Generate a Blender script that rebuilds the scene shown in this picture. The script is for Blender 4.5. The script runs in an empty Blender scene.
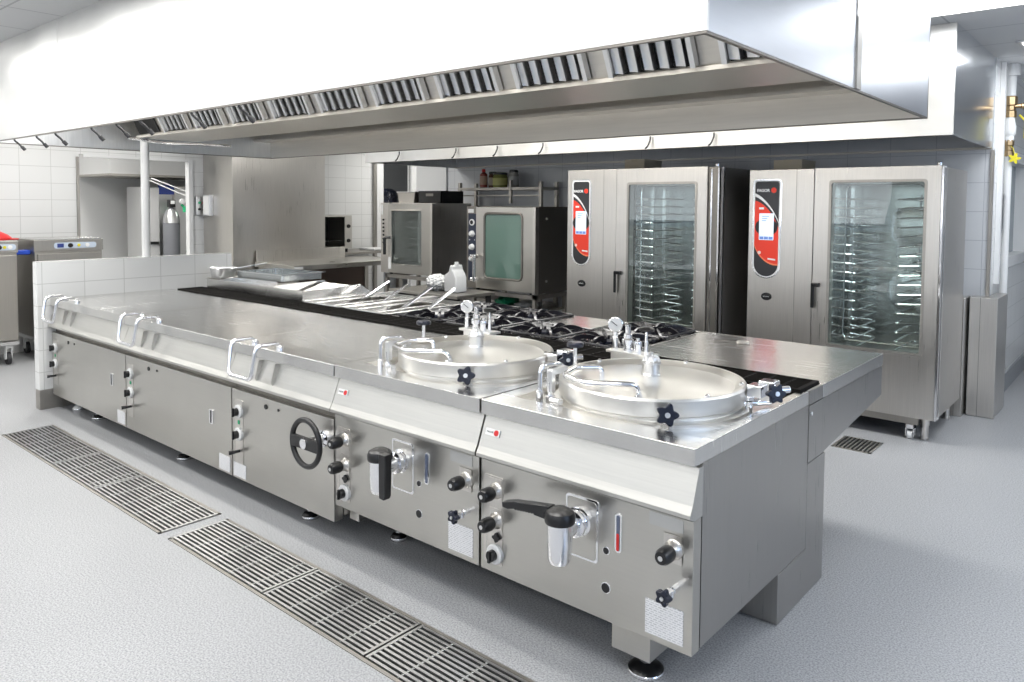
import bpy, bmesh, math, random
from mathutils import Vector, Matrix
random.seed(7)
PI = math.pi
SC = bpy.context.scene
COL = SC.collection

# ------------------------------------------------------------------ camera
cam_d = bpy.data.cameras.new('camera')
cam = bpy.data.objects.new('camera', cam_d)
COL.objects.link(cam)
yaw, pitch, roll = -0.707924409, 0.0490395563, -0.00728896107
Fw = Vector((math.sin(yaw)*math.cos(pitch), math.cos(yaw)*math.cos(pitch), -math.sin(pitch)))
r0 = Vector((math.cos(yaw), -math.sin(yaw), 0)); d0 = Fw.cross(r0)
Rt = math.cos(roll)*r0 + math.sin(roll)*d0
Dn = -math.sin(roll)*r0 + math.cos(roll)*d0
M = Matrix((Rt, -Dn, -Fw)).transposed().to_4x4()
M.translation = Vector((1.0544, -2.1085, 1.6))
cam.matrix_world = M
cam_d.sensor_width = 36
cam_d.lens = 758.52/1024*36
cam_d.shift_y = (242.24-341)/1024
cam_d.clip_start = 0.05
SC.camera = cam

# ------------------------------------------------------------------ world, exposure
SC.view_settings.view_transform = 'Standard'
SC.view_settings.look = 'None'
SC.view_settings.gamma = 1
SC.view_settings.use_curve_mapping = False
SC.view_settings.exposure = -0.36
w = bpy.data.worlds.new('world'); SC.world = w; w.use_nodes = True
w.node_tree.nodes['Background'].inputs[0].default_value = (0.75, 0.86, 1.0, 1)
w.node_tree.nodes['Background'].inputs[1].default_value = 1.0
SC.cycles.max_bounces = 8
SC.cycles.diffuse_bounces = 4
SC.cycles.glossy_bounces = 5
SC.cycles.transparent_max_bounces = 12
SC.cycles.sample_clamp_indirect = 6
SC.cycles.caustics_reflective = False
SC.cycles.caustics_refractive = False
CEIL = 2.755

def area(name, loc, sx, sy, power, color=(1, .985, .95), rot=(0, 0, 0)):
    l = bpy.data.lights.new(name, 'AREA'); l.shape = 'RECTANGLE'; l.size = sx; l.size_y = sy
    l.energy = power; l.color = color
    o = bpy.data.objects.new(name, l); o.location = loc; o.rotation_euler = rot
    COL.objects.link(o); return o
# ceiling lamps: (x, y, power, long along x?)
LAMPS = [(-5.6, -1.05, 16), (-4.0, -1.05, 19), (-2.4, -1.05, 20), (-0.8, -1.05, 20), (0.9, -1.6, 16),
         (-4.4, 2.72, 24), (-2.9, 2.72, 28), (-1.4, 2.72, 30), (0.3, 2.72, 20), (2.6, 1.0, 32), (0.85, 4.45, 24), (2.6, 3.0, 34),
         (-6.7, 0.6, 34), (-6.7, 3.1, 34), (-7.0, 5.7, 26), (-9.6, 2.2, 60), (-9.6, 5.6, 14), (-9.0, .6, 55),  # last entry is an unseen lamp added to brighten the storeroom
         (-4.5, -3.4, 12), (-1.5, -3.4, 12), (1.8, -3.4, 14), (-7.5, -2.2, 26)]
for i, (x, y, p) in enumerate(LAMPS):
    area('lamp_light', (x, y, CEIL-0.03), 1.1, .5, p, (.86, .92, 1.0) if x > 0 else (1, .985, .95))
# right window's daylight, then unseen upward fill added behind the camera
area('window_and_fill_light', (4.05, -.2, 1.7), 1.3, 1.9, 34, (.50, .68, 1.0), (0, PI/2+.4, 0))
for x in (-6.5, -3.5, -.5, 2.5):
    area('window_and_fill_light', (x, -4.45, 1.75), 2.2, 1.1, 22, (.97, .98, 1.0), (PI/2+.7, 0, 0))  # tilted up to brighten ceiling and hood, no windows known there

# ------------------------------------------------------------------ materials
def nt(m):
    m.use_nodes = True
    n = m.node_tree.nodes; b = n['Principled BSDF']
    return m.node_tree, n, b
MATS = {}
def plain(name, col, rough=.5, metal=0, emit=None, es=1, spec=None, coat=0):
    if name in MATS: return MATS[name]
    m = bpy.data.materials.new(name); t, n, b = nt(m)
    b.inputs['Base Color'].default_value = (*col, 1)
    b.inputs['Roughness'].default_value = rough
    b.inputs['Metallic'].default_value = metal
    if coat: b.inputs['Coat Weight'].default_value = coat
    if emit:
        b.inputs['Emission Color'].default_value = (*emit, 1)
        b.inputs['Emission Strength'].default_value = es
    tc = n.new('ShaderNodeTexCoord'); no = n.new('ShaderNodeTexNoise')
    no.inputs['Scale'].default_value = 25
    t.links.new(tc.outputs['Object'], no.inputs['Vector'])
    mr = n.new('ShaderNodeMapRange')
    mr.inputs['To Min'].default_value = max(0, rough-.04); mr.inputs['To Max'].default_value = min(1, rough+.04)
    t.links.new(no.outputs['Fac'], mr.inputs['Value']); t.links.new(mr.outputs[0], b.inputs['Roughness'])
    MATS[name] = m; return m
def steel(name, col, r0, r1, stretch=(1, 1, 30), scale=6, bump=.004, blot=.25):
    """brushed stainless steel: streaks across the stretched axis, soft blotches in the gloss"""
    m = bpy.data.materials.new(name); t, n, b = nt(m); L = t.links.new
    b.inputs['Metallic'].default_value = 1
    tc = n.new('ShaderNodeTexCoord'); mp = n.new('ShaderNodeMapping'); mp.inputs['Scale'].default_value = stretch
    L(tc.outputs['Object'], mp.inputs['Vector'])
    no = n.new('ShaderNodeTexNoise'); no.inputs['Scale'].default_value = scale; no.inputs['Detail'].default_value = 5
    L(mp.outputs[0], no.inputs['Vector'])
    n2 = n.new('ShaderNodeTexNoise'); n2.inputs['Scale'].default_value = 2.2; n2.inputs['Detail'].default_value = 3
    L(tc.outputs['Object'], n2.inputs['Vector'])
    mx = n.new('ShaderNodeMix'); mx.data_type = 'FLOAT'; mx.inputs[0].default_value = blot
    L(no.outputs['Fac'], mx.inputs[2]); L(n2.outputs['Fac'], mx.inputs[3])
    mr = n.new('ShaderNodeMapRange'); mr.inputs['From Min'].default_value = .3; mr.inputs['From Max'].default_value = .7
    mr.inputs['To Min'].default_value = r0; mr.inputs['To Max'].default_value = r1
    L(mx.outputs[0], mr.inputs['Value']); L(mr.outputs[0], b.inputs['Roughness'])
    cr = n.new('ShaderNodeValToRGB')
    cr.color_ramp.elements[0].position = .3; cr.color_ramp.elements[1].position = .7
    cr.color_ramp.elements[0].color = (*[c*.93 for c in col], 1); cr.color_ramp.elements[1].color = (*[min(1, c*1.05) for c in col], 1)
    L(mx.outputs[0], cr.inputs['Fac']); L(cr.outputs[0], b.inputs['Base Color'])
    bp = n.new('ShaderNodeBump'); bp.inputs['Strength'].default_value = bump; bp.inputs['Distance'].default_value = .01
    L(no.outputs['Fac'], bp.inputs['Height']); L(bp.outputs[0], b.inputs['Normal'])
    MATS[name] = m; return m
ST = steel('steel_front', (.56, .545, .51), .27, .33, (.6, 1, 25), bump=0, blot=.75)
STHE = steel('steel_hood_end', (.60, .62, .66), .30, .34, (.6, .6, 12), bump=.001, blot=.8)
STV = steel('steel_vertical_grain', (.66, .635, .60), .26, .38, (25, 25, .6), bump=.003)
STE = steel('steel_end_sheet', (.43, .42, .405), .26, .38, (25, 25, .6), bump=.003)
STT = steel('steel_worktop', (.74, .73, .71), .17, .30, (.5, 12, 1), bump=.003)
STL = steel('steel_lip', (.60, .59, .56), .34, .48, (.6, 25, 25), bump=.003)
STH = steel('steel_hood', (.80, .80, .79), .30, .42, (.5, 12, 1), bump=.003)
STI = steel('steel_hood_inside', (.62, .59, .54), .32, .46, (.5, 12, 12))
STD = steel('steel_dull', (.42, .40, .37), .35, .5, (25, 25, .6))
STK = steel('steel_dark', (.24, .225, .205), .32, .5, (25, 25, .6))
STLID = steel('steel_lid', (.78, .765, .73), .30, .38, (1, 1, 1), scale=3, bump=.0)
STMIR = steel('steel_polished', (.85, .87, .90), .12, .18, (.5, .5, .5), bump=.0)
STC = steel('steel_cavity', (.60, .62, .62), .15, .3, (1, 25, 1), bump=.03)
CHR = plain('chrome', (.86, .86, .88), .09, 1)
ALU = plain('satin_aluminium', (.75, .75, .75), .3, 1)
BLK = plain('black_plastic', (.006, .006, .007), .30)
BLKM = plain('black_matt', (.012, .012, .012), .7)
NAVY = plain('black_blue_plastic', (.005, .008, .022), .28)
RUB = plain('black_rubber', (.03, .03, .033), .55)
IRON = plain('cast_iron_enamel', (.014, .013, .017), .22)
IRONR = plain('cast_iron_rough', (.010, .009, .008), .8)
IRONR.node_tree.nodes['Principled BSDF'].inputs['Specular IOR Level'].default_value = .12
WHT = plain('white_plastic', (.80, .80, .79), .35)
WPAINT = plain('white_paint', (.80, .80, .79), .45)
GPAINT = plain('grey_paint', (.30, .31, .32), .6)
RED = plain('red_plastic', (.62, .02, .02), .35)
GRN = plain('green_plastic', (.02, .42, .18), .35)
BRASS = plain('brass', (.42, .30, .17), .35, 1)
YEL = plain('yellow_lever', (.75, .65, .03), .4)
TCYL = plain('grey_cylinder_paint', (.16, .165, .18), .4)
TIN = plain('tin_lacquer', (.5, .45, .3), .4, .3)
CARD = plain('cardboard', (.68, .58, .42), .8)
HOLE = plain('hole_black', (.006, .006, .006), .9)
BLUEL = plain('blue_label', (.03, .05, .22), .5)
BROWN = plain('brown_board', (.12, .08, .06), .6)
LCD = plain('lcd_screen', (.75, .82, .9), .2, 0, (.8, .9, 1.0), .35)
LCDB = plain('lcd_blue_bar', (.15, .25, .6), .2, 0, (.25, .4, .8), .25)
DIFF = plain('light_diffuser', (.9, .9, .9), .5, 0, (1, .99, .96), 6)

def glass_mat(name, tint, refl=.10, rough=.02, alpha=.0):
    m = bpy.data.materials.new(name); m.use_nodes = True; t = m.node_tree; n = t.nodes; n.clear()
    o = n.new('ShaderNodeOutputMaterial'); tr = n.new('ShaderNodeBsdfTransparent'); tr.inputs[0].default_value = (*tint, 1)
    gl = n.new('ShaderNodeBsdfGlossy'); gl.inputs['Roughness'].default_value = rough
    df = n.new('ShaderNodeBsdfDiffuse'); df.inputs[0].default_value = (*[min(1, c) for c in tint], 1)
    lw = n.new('ShaderNodeLayerWeight'); lw.inputs[0].default_value = .35
    mr = n.new('ShaderNodeMapRange'); mr.inputs['To Min'].default_value = refl; mr.inputs['To Max'].default_value = .4
    m1 = n.new('ShaderNodeMixShader'); m2 = n.new('ShaderNodeMixShader'); m1.inputs[0].default_value = alpha
    L = t.links.new
    L(tr.outputs[0], m1.inputs[1]); L(df.outputs[0], m1.inputs[2])
    L(lw.outputs['Fresnel'], mr.inputs['Value']); L(mr.outputs[0], m2.inputs[0])
    L(m1.outputs[0], m2.inputs[1]); L(gl.outputs[0], m2.inputs[2]); L(m2.outputs[0], o.inputs[0])
    MATS[name] = m; return m
GLS = glass_mat('oven_glass', (.88, .92, .91), .04)
GLSG = glass_mat('green_steamed_glass', (.25, .42, .35), .08, .08, .45)
GLSC = glass_mat('clear_glass', (.90, .93, .93), .08)
GLSF = glass_mat('frosted_window_glass', (.75, .82, .85), .1, .1, .6)

def tiles(name, col, grout, tw, th, axis, rough=.18, mortar=.0035, offset=0, bump=.15, shift=(0, 0)):
    """wall tiles; axis = plane of the surface: 'x' (wall faces x), 'y', or 'z'"""
    m = bpy.data.materials.new(name); t, n, b = nt(m); L = t.links.new
    tc = n.new('ShaderNodeTexCoord'); sp = n.new('ShaderNodeSeparateXYZ'); cb = n.new('ShaderNodeCombineXYZ')
    L(tc.outputs['Object'], sp.inputs[0])
    u, v = {'x': ('Y', 'Z'), 'y': ('X', 'Z'), 'z': ('X', 'Y')}[axis]
    L(sp.outputs[u], cb.inputs[0]); L(sp.outputs[v], cb.inputs[1])
    br = n.new('ShaderNodeTexBrick'); br.offset = offset; br.squash = 1
    br.inputs['Scale'].default_value = 1; br.inputs['Brick Width'].default_value = tw; br.inputs['Row Height'].default_value = th
    br.inputs['Mortar Size'].default_value = mortar; br.inputs['Mortar Smooth'].default_value = .3
    br.inputs['Color1'].default_value = (*col, 1); br.inputs['Color2'].default_value = (*[c*.975 for c in col], 1)
    br.inputs['Mortar'].default_value = (*grout, 1)
    ad = n.new('ShaderNodeVectorMath'); ad.operation = 'SUBTRACT'; ad.inputs[1].default_value = (shift[0], shift[1], 0)
    L(cb.outputs[0], ad.inputs[0]); L(ad.outputs[0], br.inputs['Vector']); L(br.outputs['Color'], b.inputs['Base Color'])
    b.inputs['Roughness'].default_value = rough
    bp = n.new('ShaderNodeBump'); bp.inputs['Strength'].default_value = bump; bp.inputs['Distance'].default_value = .002; bp.invert = True
    L(br.outputs['Fac'], bp.inputs['Height']); L(bp.outputs[0], b.inputs['Normal'])
    MATS[name] = m; return m
TILX = tiles('white_tiles_x', (.80, .80, .785), (.60, .60, .58), .30, .18, 'x')
TILL = tiles('white_tiles_low_wall', (.80, .80, .785), (.60, .60, .58), .302, .17, 'x', shift=(.245, .97))
TILY = tiles('white_tiles_y', (.74, .75, .76), (.55, .56, .58), .34, .225, 'y')
CEILM = tiles('ceiling_tiles', (.93, .93, .925), (.66, .66, .66), .60, .60, 'z', .7, .008)
def floor_mat():
    m = bpy.data.materials.new('speckled_vinyl'); t, n, b = nt(m); L = t.links.new
    tc = n.new('ShaderNodeTexCoord')
    a = n.new('ShaderNodeTexNoise'); a.inputs['Scale'].default_value = 150; a.inputs['Detail'].default_value = 3
    c = n.new('ShaderNodeTexNoise'); c.inputs['Scale'].default_value = 1.2; c.inputs['Detail'].default_value = 5
    L(tc.outputs['Object'], a.inputs['Vector']); L(tc.outputs['Object'], c.inputs['Vector'])
    r = n.new('ShaderNodeValToRGB'); e = r.color_ramp.elements
    e[0].position = .34; e[0].color = (.25, .255, .265, 1); e[1].position = .62; e[1].color = (.49, .495, .505, 1)
    L(a.outputs['Fac'], r.inputs['Fac'])
    r2 = n.new('ShaderNodeValToRGB'); e = r2.color_ramp.elements
    e[0].position = .3; e[0].color = (.93, .93, .93, 1); e[1].position = .7; e[1].color = (1, 1, 1, 1)
    L(c.outputs['Fac'], r2.inputs['Fac'])
    mx = n.new('ShaderNodeMix'); mx.data_type = 'RGBA'; mx.blend_type = 'MULTIPLY'; mx.inputs[0].default_value = 1
    L(r.outputs[0], mx.inputs[6]); L(r2.outputs[0], mx.inputs[7]); L(mx.outputs[2], b.inputs['Base Color'])
    b.inputs['Roughness'].default_value = .42
    bp = n.new('ShaderNodeBump'); bp.inputs['Strength'].default_value = .10; bp.inputs['Distance'].default_value = .001
    L(a.outputs['Fac'], bp.inputs['Height']); L(bp.outputs[0], b.inputs['Normal'])
    return m
FLOOR = floor_mat()
def label_mat():
    """white rating plate covered in rows of fine grey print"""
    m = bpy.data.materials.new('printed_label'); t, n, b = nt(m); L = t.links.new
    tc = n.new('ShaderNodeTexCoord'); sp = n.new('ShaderNodeSeparateXYZ'); cb = n.new('ShaderNodeCombineXYZ')
    L(tc.outputs['Object'], sp.inputs[0]); L(sp.outputs['X'], cb.inputs[0]); L(sp.outputs['Z'], cb.inputs[1])
    br = n.new('ShaderNodeTexBrick'); br.offset = .37; br.inputs['Scale'].default_value = 1
    br.inputs['Brick Width'].default_value = .017; br.inputs['Row Height'].default_value = .0075; br.inputs['Mortar Size'].default_value = .0022
    br.inputs['Mortar Smooth'].default_value = 0
    br.inputs['Color1'].default_value = (.50, .50, .52, 1); br.inputs['Color2'].default_value = (.66, .66, .68, 1); br.inputs['Mortar'].default_value = (.82, .82, .83, 1)
    L(cb.outputs[0], br.inputs['Vector']); L(br.outputs['Color'], b.inputs['Base Color']); b.inputs['Roughness'].default_value = .5
    return m
LABEL = label_mat()

# ------------------------------------------------------------------ mesh helpers
class MB:
    def __init__(s): s.bm = bmesh.new()
    def _x(s, vs, mat):
        if mat is not None: bmesh.ops.transform(s.bm, matrix=mat, verts=vs)
    def box(s, x0, x1, y0, y1, z0, z1, mat=None, bev=0):
        r = bmesh.ops.create_cube(s.bm, size=1)['verts']
        for v in r:
            v.co = Vector(((x0+x1)/2+v.co.x*(x1-x0), (y0+y1)/2+v.co.y*(y1-y0), (z0+z1)/2+v.co.z*(z1-z0)))
        if bev:
            es = list({e for v in r for e in v.link_edges})
            q = bmesh.ops.bevel(s.bm, geom=es, offset=bev, segments=2, affect='EDGES', clamp_overlap=True)
            r = list({v for f in q['faces'] for v in f.verts} | {v for v in r if v.is_valid})
        s._x(r, mat); return s
    def prism(s, pts, a0, a1, axis='x', mat=None):
        """extrude a polygon. axis x: pts are (y,z); y: (x,z); z: (x,y)"""
        def P(p, a):
            return {'x': (a, p[0], p[1]), 'y': (p[0], a, p[1]), 'z': (p[0], p[1], a)}[axis]
        A = [s.bm.verts.new(P(p, a0)) for p in pts]; B = [s.bm.verts.new(P(p, a1)) for p in pts]
        n = len(pts)
        s.bm.faces.new(A); s.bm.faces.new(B[::-1])
        for i in range(n): s.bm.faces.new((A[i], B[i], B[(i+1) % n], A[(i+1) % n]))
        s._x(A+B, mat); return s
    def tube(s, pts, r, seg=10, closed=False, cap=True):
        pts = [Vector(p) for p in pts]; rings = []; n = len(pts)
        rr = r if isinstance(r, (list, tuple)) else [r]*n
        up = None
        for i, p in enumerate(pts):
            if closed: d = (pts[(i+1) % n]-pts[i-1])
            else: d = (pts[min(i+1, n-1)]-pts[max(i-1, 0)])
            if d.length < 1e-9: d = Vector((0, 0, 1))
            d.normalize()
            if up is None:
                up = Vector((0, 0, 1)) if abs(d.z) < .9 else Vector((1, 0, 0))
            a = d.cross(up)
            if a.length < 1e-4: a = d.orthogonal()
            a.normalize(); b = a.cross(d).normalized(); up = b
            rings.append([s.bm.verts.new(p+(a*math.cos(t)+b*math.sin(t))*rr[i]) for t in [2*PI*k/seg for k in range(seg)]])
        m = n if closed else n-1
        for i in range(m):
            A, B = rings[i], rings[(i+1) % n]
            for k in range(seg): s.bm.faces.new((A[k], A[(k+1) % seg], B[(k+1) % seg], B[k]))
        if cap and not closed: s.bm.faces.new(rings[0][::-1]); s.bm.faces.new(rings[-1])
        return s
    def lathe(s, prof, origin=(0, 0, 0), axis=(0, 0, 1), seg=32, sx=1.0):
        """prof: (r, h) list turned about axis"""
        ax = Vector(axis).normalized(); a = ax.orthogonal().normalized(); b = ax.cross(a); O = Vector(origin); rings = []
        for r, h in prof:
            if r < 1e-6: rings.append([s.bm.verts.new(O+ax*h)])
            else: rings.append([s.bm.verts.new(O+ax*h+(a*math.cos(t)*sx+b*math.sin(t))*r) for t in [2*PI*k/seg for k in range(seg)]])
        for A, B in zip(rings, rings[1:]):
            if len(A) == 1 and len(B) == 1: continue
            for k in range(seg):
                q = (k+1) % seg
                if len(A) == 1: s.bm.faces.new((A[0], B[q], B[k]))
                elif len(B) == 1: s.bm.faces.new((A[k], A[q], B[0]))
                else: s.bm.faces.new((A[k], A[q], B[q], B[k]))
        for R, rev in ((rings[0], True), (rings[-1], False)):
            if len(R) > 1: s.bm.faces.new(R[::-1] if rev else R)
        return s
    def cyl(s, p0, p1, r, seg=20):
        p0 = Vector(p0); d = Vector(p1)-p0
        return s.lathe([(r, 0), (r, d.length)], p0, d, seg)
    def build(s, name, mat, parent=None, bevel=0, smooth=True, label=None, kind=None):
        bmesh.ops.recalc_face_normals(s.bm, faces=s.bm.faces[:])
        # move the mesh's origin to its own middle-bottom
        co = [v.co for v in s.bm.verts]
        c = Vector(((min(v.x for v in co)+max(v.x for v in co))/2, (min(v.y for v in co)+max(v.y for v in co))/2, min(v.z for v in co)))
        if parent is None and not KEEP[0]: 
            for v in s.bm.verts: v.co -= c
        me = bpy.data.meshes.new(name); s.bm.to_mesh(me); s.bm.free()
        o = bpy.data.objects.new(name, me); COL.objects.link(o)
        if parent is None and not KEEP[0]: o.location = c
        me.materials.append(mat)
        if smooth:
            for p in me.polygons: p.use_smooth = True
            try: me.set_sharp_from_angle(angle=math.radians(32))
            except Exception: pass
        if parent is not None: o.parent = parent
        if bevel:
            b = o.modifiers.new('bevel', 'BEVEL'); b.width = bevel; b.segments = 2; b.limit_method = 'ANGLE'; b.angle_limit = math.radians(40)
            b.harden_normals = True
        if label: o['label'] = label
        if kind: o['kind'] = kind
        return o
KEEP = [False]
def tag(o, label, cat, group=None, kind=None):
    o['label'] = label; o['category'] = cat
    if group: o['group'] = group
    if kind: o['kind'] = kind
    return o
def thing(name, label, cat, loc=(0, 0, 0), rz=0, group=None):
    o = bpy.data.objects.new(name, None); COL.objects.link(o); o.location = loc; o.rotation_euler = (0, 0, rz)
    o.empty_display_size = .1
    return tag(o, label, cat, group)
def kids(o): return [c for c in bpy.data.objects if c.parent == o]
def copy_tree(o, loc=None, label=None, rz=None):
    c = o.copy(); COL.objects.link(c)
    if loc is not None: c.location = loc
    if rz is not None: c.rotation_euler = (0, 0, rz)
    if label: c['label'] = label
    for ch in kids(o):
        d = ch.copy(); COL.objects.link(d); d.parent = c
        for g in kids(ch):
            e = g.copy(); COL.objects.link(e); e.parent = d
    return c
def struct(name, mb, mat, **k):
    KEEP[0] = True
    o = mb.build(name, mat, smooth=False, **k); o['kind'] = 'structure'
    KEEP[0] = False; return o
def text(name, s, size, loc, rot, mat, parent, ext=.0004, label=None, bold=0, align='CENTER'):
    cu = bpy.data.curves.new(name, 'FONT'); cu.body = s; cu.size = size; cu.extrude = ext; cu.align_x = align; cu.align_y = 'CENTER'
    cu.offset = bold
    t = bpy.data.objects.new('tmp', cu)
    me = bpy.data.meshes.new_from_object(t); me.name = name
    bpy.data.objects.remove(t); bpy.data.curves.remove(cu)
    o = bpy.data.objects.new(name, me); COL.objects.link(o); me.materials.clear(); me.materials.append(mat)
    o.location = loc; o.rotation_euler = rot; o.parent = parent
    if label: o['label'] = label
    return o
def disc(mb, x, y, z, r, th=.001, seg=28, sx=1):
    """flat disc facing -y"""
    mb.lathe([(r, 0), (r, th)], (x, y, z), (0, -1, 0), seg); return mb
def arc(cx, cy, r, a0, a1, n=8):
    return [(cx+r*math.cos(math.radians(a0+(a1-a0)*k/n)), cy+r*math.sin(math.radians(a0+(a1-a0)*k/n))) for k in range(n+1)]
def fillet(pts, rad=.02, n=5):
    """round the corners of a 3d polyline"""
    P = [Vector(p) for p in pts]; out = [P[0]]
    for i in range(1, len(P)-1):
        a = (P[i-1]-P[i]); b = (P[i+1]-P[i]); r = min(rad, a.length*.49, b.length*.49)
        p0 = P[i]+a.normalized()*r; p1 = P[i]+b.normalized()*r
        for k in range(n+1):
            t = k/n; out.append(p0*(1-t)**2+P[i]*2*t*(1-t)+p1*t*t)
    out.append(P[-1]); return out
def rrect(x0, x1, z0, z1, r, n=5):
    return (arc(x1-r, z0+r, r, -90, 0, n)+arc(x1-r, z1-r, r, 0, 90, n)+arc(x0+r, z1-r, r, 90, 180, n)+arc(x0+r, z0+r, r, 180, 270, n))
def star_pts(r0, r1, lobes=5, n=40):
    return [((r0+(r1-r0)*(.5+.5*math.cos(lobes*t)))*math.cos(t), (r0+(r1-r0)*(.5+.5*math.cos(lobes*t)))*math.sin(t)) for t in [2*PI*k/n for k in range(n)]]

# ================================================================== SETTING
m = MB(); m.box(-11.5, 4.2, -4.6, 8.5, -.1, 0); struct('floor', m, FLOOR)
m = MB(); m.box(-11.5, 4.2, -4.6, 8.5, CEIL, CEIL+.1); struct('ceiling', m, CEILM)
# left wall with the service opening and, further back, a doorway
m = MB()
m.box(-8.16, -8.1, -4.6, 1.18, 0, CEIL); m.box(-8.16, -8.1, 1.18, 2.47, 2.13, CEIL)
m.box(-8.16, -8.1, 1.18, 2.47, 0, .62)
m.box(-8.16, -8.1, 2.47, 5.49, 0, CEIL); m.box(-8.16, -8.1, 5.49, 6.07, 2.28, CEIL); m.box(-8.16, -8.1, 6.07, 8.5, 0, CEIL)
struct('wall_left', m, TILX)
m = MB(); m.box(-5.9, .05, 4.75, 4.9, 0, CEIL); struct('wall_back', m, TILY)
m = MB(); m.box(-5.9, -5.75, 4.9, 8.5, 0, CEIL); struct('wall_return', m, TILX)
m = MB(); m.box(-11.5, 4.2, 8.4, 8.5, 0, CEIL); struct('wall_far', m, TILY)
m = MB(); m.box(-11.5, -11.4, -4.6, 8.4, 0, CEIL); struct('wall_storeroom', m, WPAINT)
m = MB(); m.box(-11.4, 4.2, -4.6, -4.5, 0, 1.2); m.box(-11.4, 4.2, -4.6, -4.5, 2.3, CEIL)
for a, b in ((-11.4, -7.6), (-5.4, -4.6), (-2.4, -1.6), (.6, 1.4), (3.6, 4.2)): m.box(a, b, -4.6, -4.5, 1.2, 2.3)  # window gaps made up to go with the added fill lights
struct('wall_front', m, TILY)
m = MB()  # right wall with a window
m.box(4.1, 4.2, -4.5, -1.2, 0, CEIL); m.box(4.1, 4.2, .8, 8.4, 0, CEIL)
for a, b in ((-1.2, .8),):
    m.box(4.1, 4.2, a, b, 0, 1.0); m.box(4.1, 4.2, a, b, 2.4, CEIL)
struct('wall_right', m, plain('blue_grey_paint', (.50, .55, .62), .5))
# the wall that runs back beyond the tall ovens, with a glazed partition in it
m = MB(); m.box(-.1, .05, 4.9, 8.4, 0, 1.12); m.box(-.1, .05, 4.9, 8.4, 2.05, CEIL); m.box(-.1, .05, 4.9, 5.5, 1.12, 2.05)
struct('wall_passage', m, TILX)
m = MB(); m.box(-.045, -.03, 5.5, 8.4, 1.12, 2.05); win = struct('window_1', m, GLSF)
m = MB()
for z in (1.10, 2.0): m.box(-.1, .075, 5.5, 8.4, z, z+.09)
for y in (5.5, 6.6, 7.7): m.box(-.1, .07, y, y+.07, 1.15, 2.05)
m.build('window_frame', WPAINT, win, bevel=.003, smooth=False)
m = MB(); m.box(.05, .065, 4.95, 8.4, 0, .16); struct('baseboard_passage', m, GPAINT)
m = MB(); m.box(.035, .058, 4.742, 4.78, .9, 2.05); struct('trim_1', m, STD)
# joints of the doorway and the opening
m = MB()
m.box(-8.12, -8.06, 5.36, 5.49, 0, 2.33); m.box(-8.12, -8.06, 6.07, 6.2, 0, 2.33); m.box(-8.12, -8.06, 5.36, 6.2, 2.28, 2.36)
d = struct('door_1', m, WPAINT)
m = MB(); m.box(-8.11, -8.05, 5.31, 5.355, 0, 2.33); struct('trim_2', m, STD)
m = MB(); m.box(-8.16, -8.07, 2.42, 2.469, .62, 2.129); m.box(-8.16, -8.075, 1.22, 2.42, 2.10, 2.129)
struct('trim_3', m, WPAINT)
m = MB(); m.box(-8.099, -8.08, 1.15, 1.178, 0, 2.10); struct('trim_4', m, STD)
m = MB(); m.prism([(-8.1, CEIL), (-8.1, CEIL-.05), (-8.05, CEIL)], -4.5, 2.6, 'y'); struct('trim_5', m, WPAINT)

# stainless clad pier behind the counter
m = MB(); m.box(-8.1, -7.4, 2.62, 3.94, 0, CEIL-.001)
struct('wall_pier', m, STV)
# low tiled partition at the far end of the cooking island
m = MB(); m.box(-5.515, -5.425, -.09, 1.5, .155, 1.14); lw = struct('wall_low', m, TILL)
m = MB(); m.box(-5.517, -5.432, -.088, 1.49, 0, .155); struct('baseboard_low', m, STD)
# white post standing on the low partition
m = MB(); m.cyl((-5.47, .75, 1.14), (-5.47, .75, CEIL-.01), .034, 24); struct('trim_6', m, WPAINT)

# ================================================================== CEILING LIGHTS
t = thing('ceiling_light', 'recessed ceiling light panel above the right aisle beside the pipes', 'light', (0.85, 4.45, CEIL))
m = MB(); m.box(-.6, .6, -.3, .3, -.012, -.001); m.build('frame', WPAINT, t, smooth=False)
m = MB(); m.box(-.57, .57, -.27, .27, -.018, -.012); m.build('diffuser', DIFF, t, smooth=False)
for (x, y, p) in LAMPS:
    if (x, y) == (.85, 4.45): continue
    copy_tree(t, (x, y, CEIL), 'recessed ceiling light panel outside the picture' if y < 0 else 'unseen recessed ceiling light panel')
for o in bpy.data.objects:
    if o.type == 'EMPTY' and o.name.startswith('ceiling_light'): o['group'] = 'ceiling light panels'

# ================================================================== MAIN EXTRACTION HOOD
hood = thing('extraction_hood', 'huge stainless steel extraction hood hanging over the cooking island', 'hood', (0, 0, 0))
HX0, HX1, HY0, HY1, HZ = -5.72, .155, -.30, 2.10, 2.05
joints = [HX0, -4.05, -2.75, -1.3, HX1]
m = MB()
m.box(HX0, HX1, HY0, HY0+.012, HZ, CEIL-.002)
m.build('front_panel', STH, hood, smooth=False)
for x in (-4.286, -2.02):
    m = MB(); m.box(x-.004, x+.004, HY0-.003, HY0, HZ, CEIL-.002); m.build('seam_cover', STH, hood, smooth=False)
m = MB(); m.box(HX1-.012, HX1, HY0+.012, HY1, HZ, CEIL-.002); m.build('end_panel', STHE, hood, smooth=False)
m = MB(); m.box(HX1, HX1+.006, .93, .985, HZ+.0, 2.32); m.box(HX1, HX1+.003, .925, .93, HZ, CEIL-.002)
m.build('cover_strip', STD, hood, smooth=False)
m = MB(); m.box(HX0, HX0+.012, HY0+.012, HY1, HZ, CEIL-.002); m.build('end_panel', STH, hood, smooth=False)
m = MB(); m.box(HX0, HX1, HY1-.012, HY1, HZ, CEIL-.002); m.build('back_panel', STI, hood, smooth=False)
m = MB()  # folded rim around the bottom
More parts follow.
